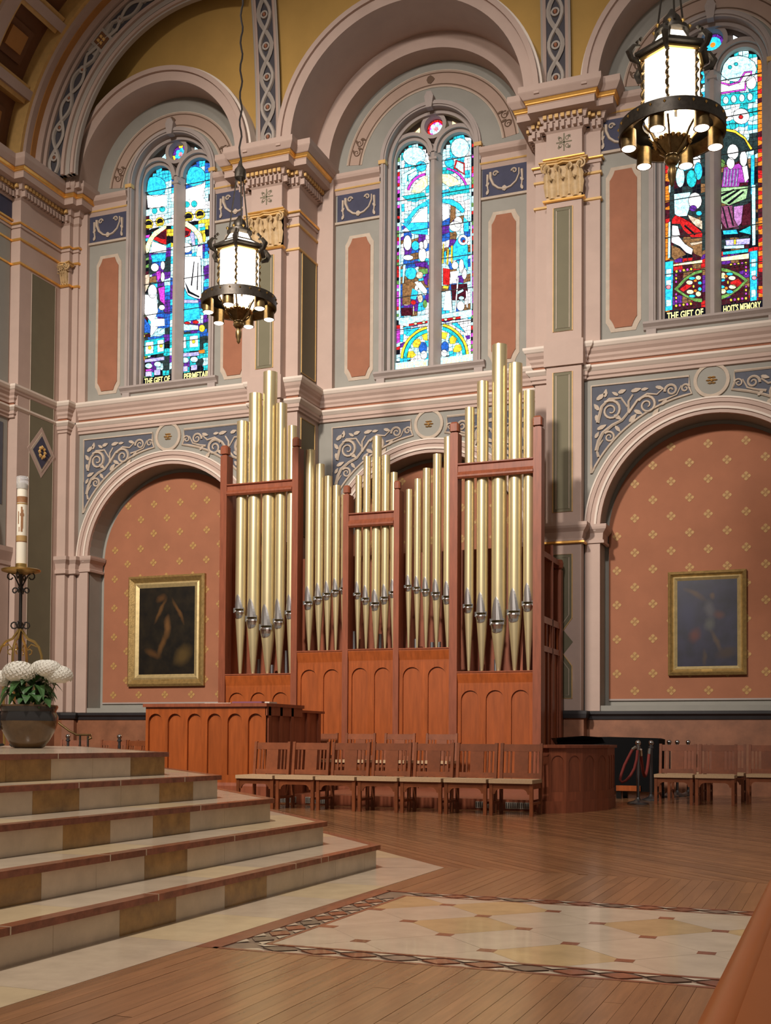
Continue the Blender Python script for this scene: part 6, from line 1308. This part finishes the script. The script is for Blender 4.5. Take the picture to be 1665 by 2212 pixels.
        for t, rr in ((.2, .03), (.8, .03), (.5, .035)): p = hexp(.22, -.19, k).lerp(hexp(.22, -.19, k+1), t); lv.lathe([(.001, -rr), (rr, 0), (.001, rr)], p, 6, False)
        lv.build('basket_ornament', 'brass', L, smooth=1)
    MB().lathe([(.16, z1+.31), (.20, z1+.33), (.20, z1+.37), (.17, z1+.39), (.10, z1+.40), (.11, z1+.45), (.10, z1+.51), (.05, z1+.57), (.02, z1+.62), (.001, z1+.63)], n=12).build('crown', 'bronzedk', L, smooth=.7)
    cr = MB()
    for k in range(8): a = k*pi/4; cr.lathe([(.001, -.03), (.028, 0), (.001, .03)], (.2*math.cos(a), .2*math.sin(a), z1+.385), 6, False)
    cr.build('crown_bead', 'brass', L, smooth=1)
    MB().lathe([(.05, -.33), (.085, -.36), (.09, -.41), (.06, -.45), (.035, -.46), (.05, -.52), (.045, -.60), (.028, -.64), (.03, -.67), (.012, -.70), (.001, -.71)], n=16).build('finial', 'bronze', L, smooth=.8)
    # chains
    zt = 17.5-c.z
    zk = ytop
    ch = MB()
    for k in range(3):
        a = a0+.3+k*2*pi/3; p = Vector((.18*math.cos(a), .18*math.sin(a), z1+.40)); e = Vector((.05*math.cos(a), .05*math.sin(a), zk))
        ch.tube([p, e], .012, 5)
    ch.build('chain', 'bronzedk', L)
    MB().lathe([(.03, zk-.12), (.09, zk-.08), (.09, zk+.05), (.04, zk+.12), (.02, zk+.2)], n=10).build('chain_hub', 'bronzedk', L, smooth=.6)
    hb = [Vector((.018*math.cos(i*1.3), .018*math.sin(i*1.3), zk+.15+i*.09)) for i in range(int((zt-zk)/.09))]
    MB().tube(hb, .016, 5).build('hanging_chain', 'iron', L, smooth=1)
    return L
lantern(516, 648, 18.5, 'bronze hexagonal lantern with glowing panes hanging before the left pier', 'bronze lanterns', 2.05)
lantern(1451, 272, 13.3, 'bronze hexagonal lantern with glowing panes hanging before the right window', 'bronze lanterns', 2.05)
# ------------------------------------------------------------------ paintings
canvas_mat('canvas_dark', ((.004, .003, .002), (.018, .012, .005)), [(.02, .10, .10, .28, 0, (.13, .06, .018)), (-.16, .45, .05, .35, .5, (.10, .045, .012)), (.30, .42, .05, .35, -.5, (.10, .045, .012)), (-.1, -.30, .08, .35, .4, (.10, .045, .012)), (.42, -.55, .22, .3, .7, (.075, .045, .012)), (-.35, -.5, .25, .10, .4, (.07, .03, .008)), (-.15, .72, .16, .1, -.4, (.07, .03, .008))])
canvas_mat('canvas_blue', ((.006, .005, .016), (0.0175, 0.0150, 0.0425)), [(.05, .25, .12, .22, -.3, (0.0550, 0.0500, 0.0600)), (.10, .50, .06, .07, 0, (0.0700, 0.0350, 0.0175)), (-.22, .55, .25, .06, .5, (0.0550, 0.0275, 0.0150)), (.05, -.02, .11, .14, 0, (0.0550, 0.0550, 0.0500)), (.16, -.33, .06, .28, -.4, (0.0550, 0.0300, 0.0175)), (-.22, -.22, .14, .18, .4, (0.0750, 0.0150, 0.0125)), (-.05, -.65, .05, .18, 0, (0.0400, 0.0225, 0.0150)), (.22, .15, .12, .10, .3, (0.0650, 0.0200, 0.0175)), (.35, -.55, .25, .12, -.3, (0.0300, 0.0150, 0.0100)), (-.35, .2, .2, .4, 0, (0.0150, 0.0150, 0.0450))])
def painting(tl, tr, bl, br, Y, cm, label, fw):
    p = [onY(*q, Y) for q in (tl, tr, br, bl)]; x0, x1 = (p[0].x+p[3].x)/2, (p[1].x+p[2].x)/2; z0, z1 = (p[2].z+p[3].z)/2, (p[0].z+p[1].z)/2
    cx, cz_ = (x0+x1)/2, (z0+z1)/2; e = empty('painting', (cx, Y+.08, cz_)); tag(e, label, 'painting')
    w, h = (x1-x0)/2, (z1-z0)/2
    def fring(a, b, y0, y1, mt, nm):
        mb = MB(); A = [(-w+a, y0, -h+a), (w-a, y0, -h+a), (w-a, y0, h-a), (-w+a, y0, h-a)]; B = [(-w+b, y1, -h+b), (w-b, y1, -h+b), (w-b, y1, h-b), (-w+b, y1, h-b)]
        for i in range(4): j = (i+1) % 4; mb.quad(A[i], A[j], B[j], B[i])
        return mb.build(nm, mt, e)
    fring(0, 0, .10, -.06, 'frame', 'frame_side'); fring(0, .05, -.06, -.10, 'frame', 'frame_outer'); fring(.05, fw*.55, -.10, -.03, 'frame', 'frame_cove'); fring(fw*.55, fw*.7, -.03, -.045, 'frameli', 'frame_bead'); fring(fw*.7, fw, -.045, -.01, 'frameli', 'frame_inner')
    MB().box(-w+fw-.02, w-fw+.02, -.012, .02, -h+fw-.02, h-fw+.02).build('canvas', cm, e); MB().box(-w+.02, w-.02, .02, .12, -h+.02, h-.02).build('backing', 'wooddk', e)
    MB().box(-.1, .1, -.045, -.03, -h+fw*.35, -h+fw*.35+.05).build('name_plate', 'brass', e)
painting((275, 1247), (440, 1237), (275, 1482), (439, 1482), 22.03, 'canvas_dark', 'dark brown painting in a broad gilt frame on the arched wall beside the organ', .27)
painting((1443, 1236), (1612, 1228), (1441, 1460), (1612, 1456), 22.03, 'canvas_blue', 'deep blue painting in a gilt frame above the chairs and rope stanchions', .17)
